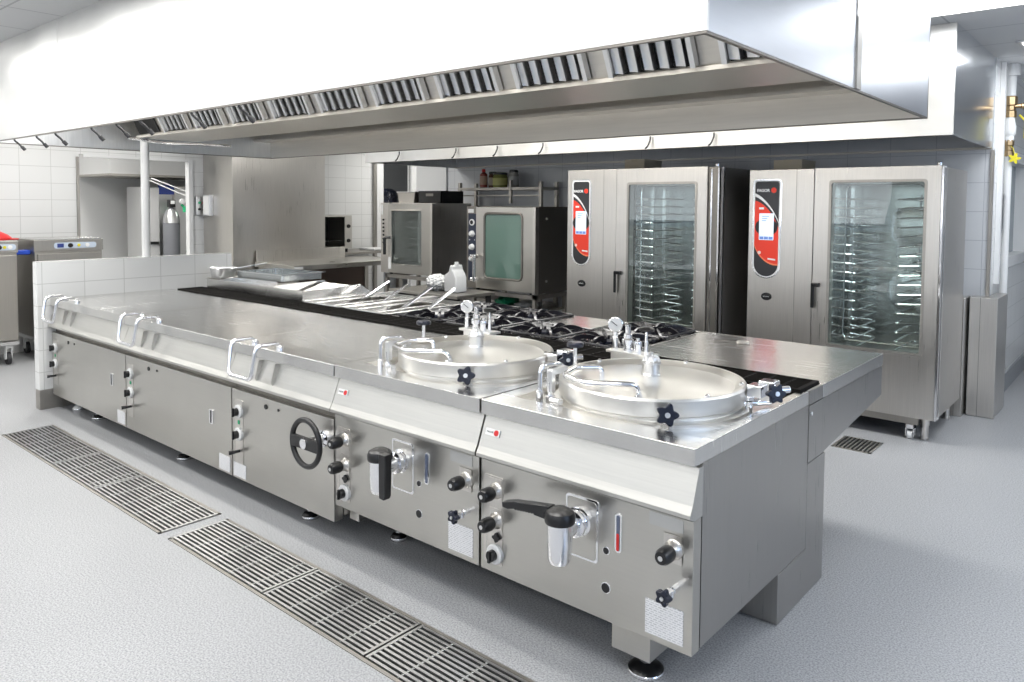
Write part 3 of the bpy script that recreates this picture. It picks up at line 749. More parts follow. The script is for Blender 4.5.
# gas range
t = thing('gas_range', 'gas range with black cast iron pan supports and navy burners behind the kettles', 'range', (-2.79, 1.15, 0))
RW = 1.798
m = MB(); m.box(0, RW, 0, .89, .58, .79); m.build('body', STV, t, smooth=False)
m = MB(); m.box(0, RW, 0, .89, .79, .83)
m.box(0, RW, .86, .89, .83, BZ); m.box(0, RW, 0, .012, .83, BZ); m.box(RW-.014, RW, 0, .89, .83, BZ); m.box(0, .014, 0, .89, .83, BZ)
m.build('hob_tray', STT, t, bevel=.002, smooth=False)
m = MB(); m.box(.86, 1.26, .49, .87, .83, BZ+.004); m.build('solid_plate', STT, t, bevel=.003, smooth=False)
cells = []
cw = RW/4
first_grate = None
for i in range(4):
    for j in range(2):
        if i == 2 and j == 1: continue
        cx, cy = cw*(i+.5), .235+.42*j
        if first_grate is None:
            m = MB()
            g = .205; h = BZ+.012-.83
            pts = [(-g, -g+.02, h), (g, -g+.02, h), (g, g-.02, h), (-g, g-.02, h)]
            m.tube(fillet(pts+[pts[0]], .03), .008, 8)
            # arched fingers pointing at the burner
            for a in range(0, 360, 45):
                ca, sa = math.cos(math.radians(a)), math.sin(math.radians(a)); q = .195 if a % 90 == 0 else .24
                P = []
                n_ = 8
                for k in range(n_+1):
                    u = k/n_; rr = q+(.05-q)*u; zz = h+.030*math.sin(PI*min(1, u*1.15)*.86)
                    P.append((rr*ca, rr*sa, zz))
                # flat, tall blade
                for (p, q2) in zip(P, P[1:]):
                    pass
                side = Vector((-sa, ca, 0))*.007
                vs = []
                for p in P:
                    p = Vector(p); vs.append([m.bm.verts.new(p+side), m.bm.verts.new(p-side), m.bm.verts.new(p-side-Vector((0, 0, .026))), m.bm.verts.new(p+side-Vector((0, 0, .026)))])
                for A, B in zip(vs, vs[1:]):
                    for k in range(4): m.bm.faces.new((A[k], A[(k+1) % 4], B[(k+1) % 4], B[k]))
                m.bm.faces.new(vs[0]); m.bm.faces.new(vs[-1][::-1])
            for sx in (-1, 1):
                for sy in (-1, 1): m.cyl((sx*.19, sy*.17, 0), (sx*.19, sy*.17, h), .01, 8)
            # saddle shaped hollow shields between the fingers
            for a in range(0, 360, 90):
                R_ = Matrix.Rotation(math.radians(a+45), 4, 'Z')
                m.prism([(.09, .012), (.15, .038), (.22, .046), (.235, .034), (.17, .02), (.10, .002)], -.055, .055, 'y', R_)
            first_grate = m.build('pan_support', IRON, t); first_grate.location = (cx, cy, .83)
            m = MB(); m.lathe([(.075, 0), (.075, .01), (.055, .022), (.06, .026), (.05, .034), (0, .036)], (0, 0, 0), (0, 0, 1), 24); first_b = m.build('burner', NAVY, t); first_b.location = (cx, cy, .83)
        else:
            c = first_grate.copy(); COL.objects.link(c); c.parent = t; c.location = (cx, cy, .83); c.rotation_euler = (0, 0, PI/2*(i+j))
            c = first_b.copy(); COL.objects.link(c); c.parent = t; c.location = (cx, cy, .83)

# fryers with lift-out baskets
def fryer(x0, x1, label):
    t = thing('deep_fryer', label, 'fryer', (x0, 1.15, 0)); W = x1-x0-.003
    m = MB(); m.box(0, W, 0, .015, .58, BZ); m.box(0, W, .875, .89, .58, BZ); m.box(0, .015, 0, .89, .58, BZ); m.box(W-.015, W, 0, .89, .58, BZ); m.box(0, W, 0, .89, .56, .58)
    m.build('body', STV, t, smooth=False)
    m = MB(); m.box(-.0, W, -.0, .10, BZ-.012, BZ); m.box(0, W, .70, .89, BZ-.012, BZ); m.box(0, .05, .10, .70, BZ-.012, BZ); m.box(W-.05, W, .10, .70, BZ-.012, BZ)
    m.box(0, .03, 0, .89, BZ, BZ+.02); m.box(W-.03, W, 0, .89, BZ, BZ+.02)
    m.box(W/2-.012, W/2+.012, .10, .70, BZ-.03, BZ-.002)
    m.build('rim', STT, t, bevel=.003, smooth=False)
    m = MB(); m.box(.015, W-.015, .015, .875, .68, .685); m.box(.05, .056, .1, .7, .68, .85); m.box(W-.056, W-.05, .1, .7, .68, .85); m.build('tank', STT, t, smooth=False)
    return t
fryer(-3.295, -2.80, 'deep fryer behind the grille, next to the gas range')
fryer(-3.80, -3.30, 'deep fryer behind the grille, next to the steel splash guards')
bk0 = None
for k, (x, y, lab) in enumerate([(-2.925, 1.45, 'wire fryer basket with long handle, nearest the gas range'), (-3.165, 1.45, 'wire fryer basket, second from the gas range'),
                    (-3.43, 1.45, 'wire fryer basket, third from the gas range'), (-3.67, 1.45, 'wire fryer basket beside the steel splash guards')]):
    if bk0 is None:
        b = thing('fryer_basket', lab, 'fryer basket', (x, y, .685)); bk0 = b
        m = MB(); w_, d_ = .09, .20
        for z in (.0, .13):
            m.tube([(-w_, -d_, z), (w_, -d_, z), (w_, d_, z), (-w_, d_, z)], .003, 6, closed=True)
        for i in range(7):
            xx = -w_+w_/3*i; m.tube([(xx, -d_, .13), (xx, -d_, 0), (xx, d_, 0), (xx, d_, .13)], .0016, 5)
        for i in range(12):
            yy = -d_+d_/5.5*i; m.tube([(-w_, yy, .13), (-w_, yy, 0), (w_, yy, 0), (w_, yy, .13)], .0016, 5)
        m.build('wire_basket', CHR, b)
        m = MB()
        for s_ in (-.016, .016): m.tube([(s_, -.02, .115), (s_, .10, .135), (s_*.8, .43, .285)], .004, 8)
        m.prism([(.20, .176), (.44, .284), (.44, .296), (.20, .188)], -.012, .012)
        m.build('handle', CHR, b)
    else:
        copy_tree(bk0, (x, y, .685), lab)
for o in list(bpy.data.objects):
    if o.type == 'EMPTY' and o.name.startswith('fryer_basket'): o['group'] = 'fryer baskets'

# griddles with tall splash guards at the left of the back row
def griddle(x0, x1, label, tray):
    t = thing('griddle', label, 'griddle', (x0, 1.15, 0)); W = x1-x0-.003
    m = MB(); m.box(0, W, 0, .89, .56, .82); m.build('body', STV, t, smooth=False)
    m = MB(); m.box(0, W, 0, .89, .82, BZ-.01); m.build('hotplate', STT, t, bevel=.003, smooth=False)
    m = MB()
    side = [(.02, BZ-.01), (.02, BZ+.085), (.25, BZ+.09), (.56, BZ+.10), (.72, BZ-.01)]
    m.prism(side, 0, .006); m.prism(side, W-.006, W)
    m.box(.006, W-.006, .02, .028, BZ-.01, BZ+.085); m.box(.0, W, .008, .028, BZ+.082, BZ+.087)
    m.build('splash_guard', STT, t, smooth=False)
    return t
griddle(-5.25, -4.31, 'griddle with a tall splash guard beside the low tiled partition', 0)
griddle(-4.305, -3.81, 'griddle with a tall splash guard next to the deep fryers', 1)
# things standing on them
t = thing('gastronorm_tray', 'shallow steel food tray resting on the splash guards', 'tray', (-4.72, 1.55, BZ+.098), math.radians(4))
m = MB()
w_, d_, hh = .33, .22, .055
m.prism(rrect(-w_+.012, w_-.012, -d_+.012, d_-.012, .04), 0, .003, 'z')
for a, b, c, d in ((-w_+.012, -w_+.016, -d_+.03, d_-.03), (w_-.016, w_-.012, -d_+.03, d_-.03), (-w_+.03, w_-.03, -d_+.012, -d_+.016), (-w_+.03, w_-.03, d_-.016, d_-.012)):
    m.box(a, b, c, d, 0, hh)
for cx, cy, a0 in ((w_-.045, -d_+.045, -90), (w_-.045, d_-.045, 0), (-w_+.045, d_-.045, 90), (-w_+.045, -d_+.045, 180)):
    P = arc(cx, cy, .033, a0, a0+90, 5); Q = arc(cx, cy, .030, a0+90, a0, 5); m.prism(P+Q, 0, hh, 'z')
m.build('bowl', STC, t, smooth=False)
m = MB()
m.box(-w_-.004, w_+.004, -d_-.004, -d_+.016, hh, hh+.004); m.box(-w_-.004, w_+.004, d_-.016, d_+.004, hh, hh+.004); m.box(-w_-.004, -w_+.016, -d_, d_, hh, hh+.004); m.box(w_-.016, w_+.004, -d_, d_, hh, hh+.004)
m.build('rim', CHR, t, smooth=False)
t = thing('saucepan', 'aluminium saucepan with a long handle on the griddle near the low partition', 'saucepan', (-5.135, 1.26, BZ+.093))
m = MB(); m.lathe([(.0, 0), (.085, 0), (.095, .008), (.112, .085), (.116, .086), (.113, .09), (.107, .086), (.09, .01), (0, .006)], (0, 0, 0), (0, 0, 1), 40); m.build('pot', ALU, t)
m = MB(); m.prism([(-.012, 0), (.012, 0), (.016, .26), (0, .275), (-.016, .26)], 0, .006, 'z', Matrix.Translation((.03, .105, .075)) @ Matrix.Rotation(math.radians(-14), 4, 'Z') @ Matrix.Rotation(math.radians(8), 4, 'X')); m.build('handle', ALU, t)
t = thing('saucepan_rest', 'flat steel rack plate under the saucepan', 'plate', (-5.135, 1.26, BZ+.0885))
m = MB(); m.box(-.11, .06, -.088, .16, 0, .004); m.build('plate', STD, t, smooth=False)
# bent steel cover sheet lying across the narrow griddle
m = MB(); m.prism([(.10, .0), (.10, .004), (.40, .09), (.44, .088), (.55, .0), (.545, -.003), (.436, .082), (.40, .084)], -.20, .20, 'x')
o = m.build('drip_cover', STT, smooth=False); o.location = (-4.06, 1.60, BZ-.008); tag(o, 'bent steel cover sheet lying on the narrow griddle next to the fryers', 'cover')

# ================================================================== FLOOR DRAINS
def channel(x0, x1, y0, y1, label, cross, name='floor_drain', along=True, nb=12):
    t = thing(name, label, 'drain', (x0, y0, 0)); W = x1-x0; D = y1-y0
    m = MB(); z = .004
    m.box(0, W, 0, .014, 0, z); m.box(0, W, D-.014, D, 0, z); m.box(0, .016, 0, D, 0, z); m.box(W-.016, W, 0, D, 0, z)
    m.build('frame', STD, t, smooth=False)
    m = MB(); m.box(.01, W-.01, .01, D-.01, .0002, .0012); m.build('trough', HOLE, t, smooth=False)
    m = MB()
    edges = [0]+[c-x0 for c in cross]+[W]
    for a, b in zip(edges, edges[1:]):
        a += .010; b -= .0
        if along:
            for k in range(nb):
                y = .020+(D-.05)*k/(nb-1); m.box(a, b, y, y+.011, .003, .007)
            m.box(a, a+.012, .018, D-.018, .003, .008); m.box(b-.012, b, .018, D-.018, .003, .008)
            q = a+.17
            while q < b-.08:
                m.box(q, q+.007, .018, D-.018, .0015, .004); q += .17
        else:
            n = int((b-a)/.026)
            for k in range(n+1):
                x = a+(b-a-.01)*k/n; m.box(x, x+.009, .018, D-.018, .003, .007)
    m.build('grating', ALU, t, smooth=False)
    return t
channel(-4.92, -2.565, -.485, -.165, 'long floor drain grating farther left in front of the bratt pans', (-4.03, -3.42))
channel(-2.48, .70, -.482, -.175, 'long floor drain grating nearer the camera in front of the kettles', (-1.69, -1.03, -.35))
channel(-.575, -.325, 3.10, 3.40, 'small square floor drain in front of the right tall oven', (), along=False)

# ================================================================== TALL COMBI OVENS
def tall_oven(X, Y, cw, W, top, label, z0=.15, depth=.88):
    """cw = width of the control column; local origin front left corner on the floor"""
    t = thing('combi_oven', label, 'oven', (X, Y, 0))
    dx0 = cw+.008
    m = MB(); m.box(0, cw, 0, .10, z0, top)
    m.build('control_column', STV, t, bevel=.004, smooth=False)
    m = MB(); m.box(cw-.13, cw-.127, -.0006, .0, z0, top); m.build('column_seam', STK, t, smooth=False)
    # cabinet around an open cavity
    y0 = .10
    wx0, wx1, wz0, wz1 = dx0+.115, (W-.18 if X < -2 else W-.095), .60, 1.785
    m = MB()
    m.box(0, cw, y0, depth, z0, top-.005); m.box(W-.05, W-.004, y0, depth, z0, top-.005); m.box(cw, W-.05, depth-.03, depth, z0, top-.005)
    m.box(cw, W-.05, y0, depth-.03, z0, wz0-.10); m.box(cw, W-.05, y0, depth-.03, wz1+.04, top-.005)
    m.build('cabinet', STD if X < -2 else STV, t, smooth=False)
    m = MB()
    m.box(cw+.0, cw+.012, y0, depth-.04, wz0-.09, wz1+.03); m.box(W-.065, W-.053, y0, depth-.04, wz0-.09, wz1+.03)
    m.box(cw+.012, W-.065, depth-.05, depth-.04, wz0-.09, wz1+.03)
    m.build('cavity_lining', STC, t, smooth=False)
    m = MB(); m.box(cw+.25, W-.3, depth-.085, depth-.055, .75, 1.7); m.lathe([(.16, 0), (.16, .02), (.1, .03)], ((wx0+wx1)/2+.05, depth-.085, 1.45), (0, -1, 0), 24); m.lathe([(.16, 0), (.16, .02), (.1, .03)], ((wx0+wx1)/2+.05, depth-.085, .95), (0, -1, 0), 24)
    m.build('fan_screen', STC, t)
    m = MB(); m.box(W-.075, W-.066, .15, .19, wz0+.1, wz1-.1); m.build('cavity_lamp', WHT, t, smooth=False)
    area('oven_light', (X+W-.078, Y+.17, (wz0+wz1)/2), 1.0, .03, .7, (.85, .93, 1.0), (0, PI/2, 0))
    area('oven_light', (X+cw+.02, Y+.17, (wz0+wz1)/2), 1.0, .03, .7, (.85, .93, 1.0), (0, -PI/2, 0))
    # roll-in rack with U rails
    m = MB()
    xl, xr = cw+.07, W-.12
    for x in (xl, xr):
        for y in (.20, .70): m.box(x-.012, x+.012, y-.012, y+.012, wz0-.08, wz1+.0)
    m.box(xl, xr, .19, .21, wz1-.012, wz1+.0); m.box(xl, xr, .69, .71, wz1-.012, wz1+.0)
    m.build('rack_frame', CHR, t, smooth=False)
    m = MB()
    for k in range(17):
        z = wz0-.03+.068*k
        for x, s_ in ((xl, 1), (xr, -1)):
            m.tube(fillet([(x, .18, z+.012), (x+s_*.19, .18, z), (x+s_*.19, .72, z), (x, .72, z+.012)], .03, 3), .0065, 6)
    m.build('rack_rail', CHR, t)
    # door with window
    dr = MB()
    x0, x1, zz0, zz1 = dx0, (W-.085 if X < -2 else W-.002), z0+.01, top
    y_a, y_b = -.008, .085
    dr.box(x0, wx0, y_a, y_b, zz0, zz1); dr.box(wx1, x1, y_a, y_b, zz0, zz1); dr.box(wx0, wx1, y_a, y_b, zz0, wz0); dr.box(wx0, wx1, y_a, y_b, wz1, zz1)
    door = dr.build('door', STV, t, smooth=False)
    m = MB()
    o_ = rrect(wx0-.012, wx1+.012, wz0-.012, wz1+.012, .02); i_ = rrect(wx0+.006, wx1-.006, wz0+.006, wz1-.006, .015)
    A = [m.bm.verts.new((p[0], y_a-.004, p[1])) for p in o_]; B = [m.bm.verts.new((p[0], y_a-.004, p[1])) for p in i_]; Cc = [m.bm.verts.new((p[0], y_a+.02, p[1])) for p in i_]; D_ = [m.bm.verts.new((p[0], y_a, p[1])) for p in o_]
    n_ = len(o_)
    for k in range(n_):
        q = (k+1) % n_
        m.bm.faces.new((A[k], A[q], B[q], B[k])); m.bm.faces.new((B[k], B[q], Cc[q], Cc[k])); m.bm.faces.new((D_[k], D_[q], A[q], A[k]))
    m.build('window_seal', STD, door)
    m = MB(); m.box(wx0+.003, wx1-.003, y_a+.004, y_a+.010, wz0+.003, wz1-.003); m.build('window_glass', GLS, door, smooth=False)
    # inner glass with bright rounded frame
    gx0, gx1 = wx0+.09, wx1-.01
    m = MB(); m.tube([(p[0], .06, p[1]) for p in rrect(gx0, gx1, wz0+.04, wz1-.02, .05)], .006, 8, closed=True); m.build('inner_frame', CHR, door)
    # door lever
    hx = dx0+.012
    m = MB(); m.box(hx-.012, hx+.012, -.045, -.033, .86, 1.04); m.box(hx-.010, hx+.045, -.045, -.012, 1.015, 1.045)
    m.build('door_lever', BLK, door, bevel=.004)
    # hinge side strips
    m = MB(); m.box(W+.0, W+.012, .0, .03, z0+.01, top-.01); m.box(W-.002, W+.01, .08, .1, z0, top); m.build('hinge_strip', CHR, t, smooth=False)
    m = MB(); m.lathe([(.018, 0), (.018, .02), (.008, .026), (0, .026)], (W-.02, .03, top), (0, 0, 1), 14); m.build('hinge_cap', CHR, t)
    if X < -2:
        m = MB(); m.box(W-.083, W-.001, .012, .098, z0, top-.004); m.build('hinge_column', STK, t, bevel=.003, smooth=False)
        m = MB(); m.box(W-.06, W-.05, .006, .012, z0+.02, top-.02); m.build('hinge_bead', CHR, t, smooth=False)
    # ---- control panel
    px0, px1, pz0, pz1 = .045, .245, 1.06, 1.80
    if X < -2: px0, px1 = .065, .245; pz0, pz1 = 1.075, 1.815
    r_ = (px1-px0)/2
    def stad(g, flat=.02):
        return arc((px0+px1)/2, pz0+r_, r_-g, 180, 360, 16)+arc(px1-g-flat, pz1-g-flat, flat, 0, 90, 4)+arc(px0+g+flat, pz1-g-flat, flat, 90, 180, 4)
    m = MB(); m.prism(stad(-.012, .03), -.004, 0, 'y'); m.build('panel_bezel', CHR, t, smooth=False)
    m = MB(); m.prism(stad(-.003, .022), -.006, -.004, 'y'); pn = m.build('panel_border', WHT, t, smooth=False)
    m = MB(); m.prism(stad(.006), -.0075, -.006, 'y'); m.build('control_panel', plain('panel_black', (.025, .025, .028), .3), pn, smooth=False)
    cxp = (px0+px1)/2; Wp = px1-px0
    def U(u): return px0+.006+(Wp-.012)*u
    def curve(p, n=14):
        out = []
        for k in range(n+1):
            u = k/n; a_, b_, c_, d_ = p
            out.append(tuple(a_[i]*(1-u)**3+3*b_[i]*u*(1-u)**2+3*c_[i]*u*u*(1-u)+d_[i]*u**3 for i in (0, 1)))
        return out
    OR = plain('panel_red', (.78, .045, .02), .3)
    m = MB()
    # red field: curved top from left high to right lower, curved bottom
    topc = curve([(U(0), 1.648), (U(.35), 1.635), (U(.75), 1.56), (U(1), 1.44)])
    botc = curve([(U(1), 1.165), (U(.6), 1.155), (U(.15), 1.22), (U(0), 1.315)])
    m.prism((topc+botc)[::-1], -.0085, -.0075, 'y'); rf = m.build('red_field', OR, pn, smooth=False)
    def band(p, q, d=-.0088):
        mm_ = MB(); A_, B_ = curve(p), curve(q)
        for k in range(len(A_)-1): mm_.prism([A_[k], A_[k+1], B_[k+1], B_[k]], d, -.0076, 'y')
        return mm_
    band([(U(0), 1.705), (U(.4), 1.675), (U(.8), 1.58), (U(1), 1.485)], [(U(0), 1.68), (U(.4), 1.65), (U(.8), 1.565), (U(1), 1.475)]).build('white_swoosh', WHT, pn, smooth=False)
    m = band([(U(1), 1.165), (U(.6), 1.155), (U(.15), 1.22), (U(0), 1.315)], [(U(1), 1.153), (U(.6), 1.143), (U(.15), 1.208), (U(0), 1.300)])
    m.build('orange_edge', plain('panel_orange', (.85, .22, .10), .35), pn, smooth=False)
    m = MB(); m.lathe([(.06, 0), (.06, .0008)], (cxp-.028, -.0088, 1.445), (0, -1, 0), 28); m.lathe([(.06, 0), (.06, .0008)], (cxp+.028, -.0088, 1.445), (0, -1, 0), 28); m.build('screen_halo', BLK, pn)
    m = MB(); m.prism(rrect(cxp-.057, cxp+.057, 1.345, 1.55, .004), -.0105, -.0088, 'y'); s_ = m.build('touch_screen', LCD, pn, smooth=False)
    m = MB()
    for k in range(3): m.box(cxp-.052+.036*k, cxp-.02+.036*k, -.0112, -.0105, 1.35, 1.372)
    m.build('screen_key', LCDB, pn, smooth=False)
    m = MB()
    for k in range(3): m.box(cxp-.035, cxp+.02-.012*k, -.0112, -.0105, 1.525-.016*k, 1.529-.016*k)
    m.build('screen_text', LCDB, pn, smooth=False)
    text('lettering', 'FAGOR', .030, (cxp-.03, -.0078, 1.725), (PI/2, 0, 0), WHT, pn, bold=.0012)
    m = MB(); m.lathe([(.021, 0), (.021, .001)], (cxp+.052, -.0078, 1.727), (0, -1, 0), 24); m.build('logo_disc', OR, pn)
    m = MB(); m.box(cxp-.06, cxp-.022, -.0095, -.0085, 1.580, 1.596); m.build('model_mark', WHT, pn, smooth=False)
    m = MB(); m.lathe([(.013, 0), (.013, .001)], (cxp-.052, -.0086, 1.247), (0, -1, 0), 18); m.build('power_mark', plain('pale_mark', (.8, .6, .55), .4), pn)
    m = MB(); m.prism([(-.03, -.004), (.03, -.01), (.03, .002), (-.03, .008)], -.0095, -.0085, 'y', Matrix.Translation((cxp+.045, 0, 1.20))); m.build('series_mark', WHT, pn, smooth=False)
    m = MB(); m.lathe([(.042, 0), (.040, .008), (0, .010)], (cxp+.01, 0, .91), (0, -1, 0), 28)
    for v in m.bm.verts: v.co.z = .91+(v.co.z-.91)*.72
    bb = m.build('oval_badge', BLK, t)
    text('badge_lettering', 'ADVANCE', .0105, (cxp+.01, -.0102, .91), (PI/2, 0, 0), WHT, bb)
    # legs, castor
    for lx in (.06, W-.07):
        for ly in (.09, depth-.1):
            m = MB(); m.lathe([(.026, 0), (.026, .02), (.024, .022), (.024, .10), (.03, .102), (.03, z0)], (lx, ly, 0), (0, 0, 1), 18); m.build('leg', STV, t)
    m = MB(); m.box(.02, W-.1, .03, .05, z0-.045, z0); m.build('base_rail', STD, t, smooth=False)
    c = MB(); c.cyl((W-.165, .045, .030), (W-.135, .045, .030), .03, 20); cs = c.build('castor', WHT, t)
    c = MB(); c.box(W-.178, W-.17, .02, .07, .02, .105); c.box(W-.13, W-.122, .02, .07, .02, .105); c.box(W-.178, W-.122, .02, .07, .075, .105); c.build('fork', CHR, cs, bevel=.002)
    return t
tall_oven(-1.397, 3.6, .495, 1.33, 1.885, 'tall combi oven on the right with a bright empty rack behind its glass')
tall_oven(-3.006, 3.4, .515, 1.44, 1.912, 'tall combi oven on the left, standing next to the green-windowed oven', depth=.95)
for x, y, z, sx, sy, h, lab in ((-2.47, 3.8, 1.907, .20, .3, .10, 'cardboard box on top of the left tall oven'), (-1.16, 3.9, 1.88, .22, .3, .085, 'cardboard box on top of the right tall oven')):
    t = thing('cardboard_box', lab, 'box', (x, y, z))
    m = MB(); m.box(-sx/2, sx/2, -sy/2, sy/2, 0, h); m.build('carton', CARD, t, bevel=.002, smooth=False)
    m = MB(); m.box(-.03, .03, -sy/2-.001, sy/2+.001, h-.02, h+.001); m.build('tape', plain('tape', (.62, .52, .34), .3), t, smooth=False)

# ================================================================== SMALL COMBI OVENS
def small_oven(X, Y, W, z0, top, label, green):
    t = thing('countertop_combi_oven', label, 'oven', (X, Y, 0)); D = .60; cw = .15 if green else .15
    m = MB(); 
    m.box(0, cw, 0, D, z0, top); m.box(W-.03, W, .03, D, z0, top); m.box(cw, W, D-.03, D, z0, top); m.box(cw, W-.03, .03, D, z0, z0+.08); m.box(cw, W-.03, .03, D, top-.06, top)
    m.build('cabinet', STV if not green else STK, t, smooth=False)
    m = MB(); m.box(cw, W-.03, D-.06, D-.03, z0+.08, top-.06); m.box(cw, cw+.01, .04, D-.04, z0+.08, top-.06); m.build('cavity_lining', STC, t, smooth=False)
    wx0, wx1 = (.275, .785) if green else (.215, .735); wz0, wz1 = (.845, 1.515) if green else (.90, 1.53)
    m = MB(); m.box(cw+.005, wx0, -.022, .02, z0+.01, top-.01); m.box(wx1, W-.04 if not green else W-.03, -.022, .02, z0+.01, top-.01); m.box(wx0, wx1, -.022, .02, z0+.01, wz0); m.box(wx0, wx1, -.022, .02, wz1, top-.01)
    dr = m.build('door', ST, t, smooth=False)
    m = MB(); m.tube([(p[0], -.024, p[1]) for p in rrect(wx0, wx1, wz0, wz1, .05 if green else .015)], .012 if green else .006, 8, closed=True); m.build('window_gasket', STK if green else STD, dr)
    m = MB(); m.box(wx0, wx1, -.018, -.012, wz0, wz1); m.build('window_glass', GLSG if green else GLS, dr, smooth=False)
    m = MB(); m.box(W-.035, W-.0, -.026, .03, z0, top-.005); m.build('hinge_post', STV, t, smooth=False)
    if green:
        m = MB(); m.box(.035, cw-.008, -.012, 0, z0+.08, top-.08); cp = m.build('control_panel', plain('navy_panel', (.02, .028, .055), .35), t, smooth=False)
        m = MB(); m.lathe([(.034, 0), (.034, .01), (0, .012)], (.09, -.012, top-.17), (0, -1, 0), 24); m.build('round_gauge', WHT, cp)
        m = MB(); m.lathe([(.022, .012), (.022, .014)], (.09, -.011, top-.17), (0, -1, 0), 20); m.build('gauge_dial', BLK, cp)
        for zz in (top-.29, top-.43, top-.55):
            m = MB(); m.lathe([(.034, 0), (.030, .02), (.02, .035), (0, .035)], (.09, -.012, zz), (0, -1, 0), 20); m.build('knob', WHT, cp)
        m = MB()
        for zz in (top-.30, top-.36): m.box(.045, .06, -.014, -.012, zz, zz+.012); m.box(.12, .132, -.014, -.012, zz, zz+.012)
        m.build('indicator', plain('pale_print', (.6, .6, .65), .4), cp, smooth=False)
        hx = cw+.045
        m = MB(); m.cyl((hx, -.045, top-.52), (hx, -.10, top-.52), .022, 14); m.cyl((hx, -.045, top-.80+.04), (hx, -.10, top-.80+.04), .022, 14); m.cyl((hx+.0, -.095, top-.50), (hx, -.095, top-.78), .017, 14)
        m.cyl((hx-.05, -.085, top-.52), (hx+.03, -.085, top-.52), .02, 12); m.cyl((hx-.05, -.085, top-.76), (hx+.03, -.085, top-.76), .02, 12)
        m.build('door_handle', CHR, dr)
    else:
        m = MB()
        for k in range(7): m.lathe([(.012, 0), (.012, .01), (0, .012)], (.05, 0, top-.20-.045*k), (0, -1, 0), 12)
        m.build('button', BLK, t)
        m = MB(); m.box(.015, .035, -.003, 0, top-.14, top-.02); m.build('sticker', WHT, t, smooth=False)
        m = MB(); m.box(.16, .21, -.024, -.022, z0+.05, z0+.19); m.build('notice', WHT, dr, smooth=False)
        m = MB(); m.tube(fillet([(.20, -.022, z0+.42), (.165, -.085, z0+.42), (.165, -.085, z0+.22)], .03), .018, 10); m.build('door_handle', BLK, dr)
        m = MB(); 
        for k in range(9): m.box(cw+.2, W-.2, .1, .5, z0+.15+.065*k, z0+.155+.065*k)
        m.build('rack_shelf', CHR, t, smooth=False)
    if green:
        m = MB(); m.lathe([(.012, 0), (.012, .01), (0, .012)], (W, .15, top-.12), (1, 0, 0), 10); m.lathe([(.012, 0), (.012, .01), (0, .012)], (W, .15, z0+.12), (1, 0, 0), 10); m.build('screw', ALU, t)
        m = MB(); m.box(.02, .10, -.003, 0, top-.07, top-.03); m.build('sticker', WHT, t, smooth=False)
    # stand
    sz = z0-.02
    m = MB()
    for x in (.04, W-.08):
        for y in (.03, D-.07): m.box(x, x+.04, y, y+.04, 0, sz)
    m.box(.04, W-.04, .03, .07, sz-.04, sz+.0); m.box(.04, W-.04, D-.07, D-.03, sz-.04, sz); m.box(.04, .08, .03, D-.03, sz-.04, sz); m.box(W-.08, W-.04, .03, D-.03, sz-.04, sz)
    for z in (.35, .52): m.box(.05, W-.05, .05, D-.05, z, z+.015)
    m.build('stand', STD, t, smooth=False)
    for x in (.1, W-.12):
        for y in (.07, D-.09):
            m = MB(); m.cyl((x, y, sz), (x, y, z0), .02, 12); m.build('foot', BLK, t)
    return t
small_oven(-6.02, 3.75, .91, .79, 1.615, 'small combi oven with plain glass door on an open stand', False)
small_oven(-4.55, 3.70, .955, .72, 1.585, 'small combi oven with green steamed-up rounded window', True)

# box and white cabinet above the left small oven
m = MB(); m.box(-6.47, -5.905, 4.72, 5.1, 1.76, 2.35)
tag(m.build('wall_cabinet', WPAINT, bevel=.004, smooth=False), 'white cupboard box on the wall above the left small oven', 'cabinet')
t = thing('food_container', 'grey steel container standing on top of the left small oven', 'container', (-5.75, 4.05, 1.615))
m = MB(); m.prism([(-.13, 0), (.13, 0), (.155, .125), (-.155, .125)], -.14, .14, 'y'); m.build('bin', STD, t, smooth=False)
m = MB(); m.box(-.165, .165, -.15, .15, .125, .135); m.build('rim', ALU, t, smooth=False)
t = thing('dark_crate', 'dark crate on the left small oven beside the steel container', 'crate', (-5.36, 4.1, 1.615))
m = MB(); m.box(-.19, .19, -.18, .18, 0, .01); m.box(-.19, .19, -.18, -.17, 0, .14); m.box(-.19, .19, .17, .18, 0, .14); m.box(-.19, -.18, -.18, .18, 0, .14); m.box(.18, .19, -.18, .18, 0, .14); m.build('shell', BLKM, t, smooth=False)
m = MB(); m.box(-.06, .06, -.183, -.18, .08, .11); m.build('grip', STK, t, smooth=False)

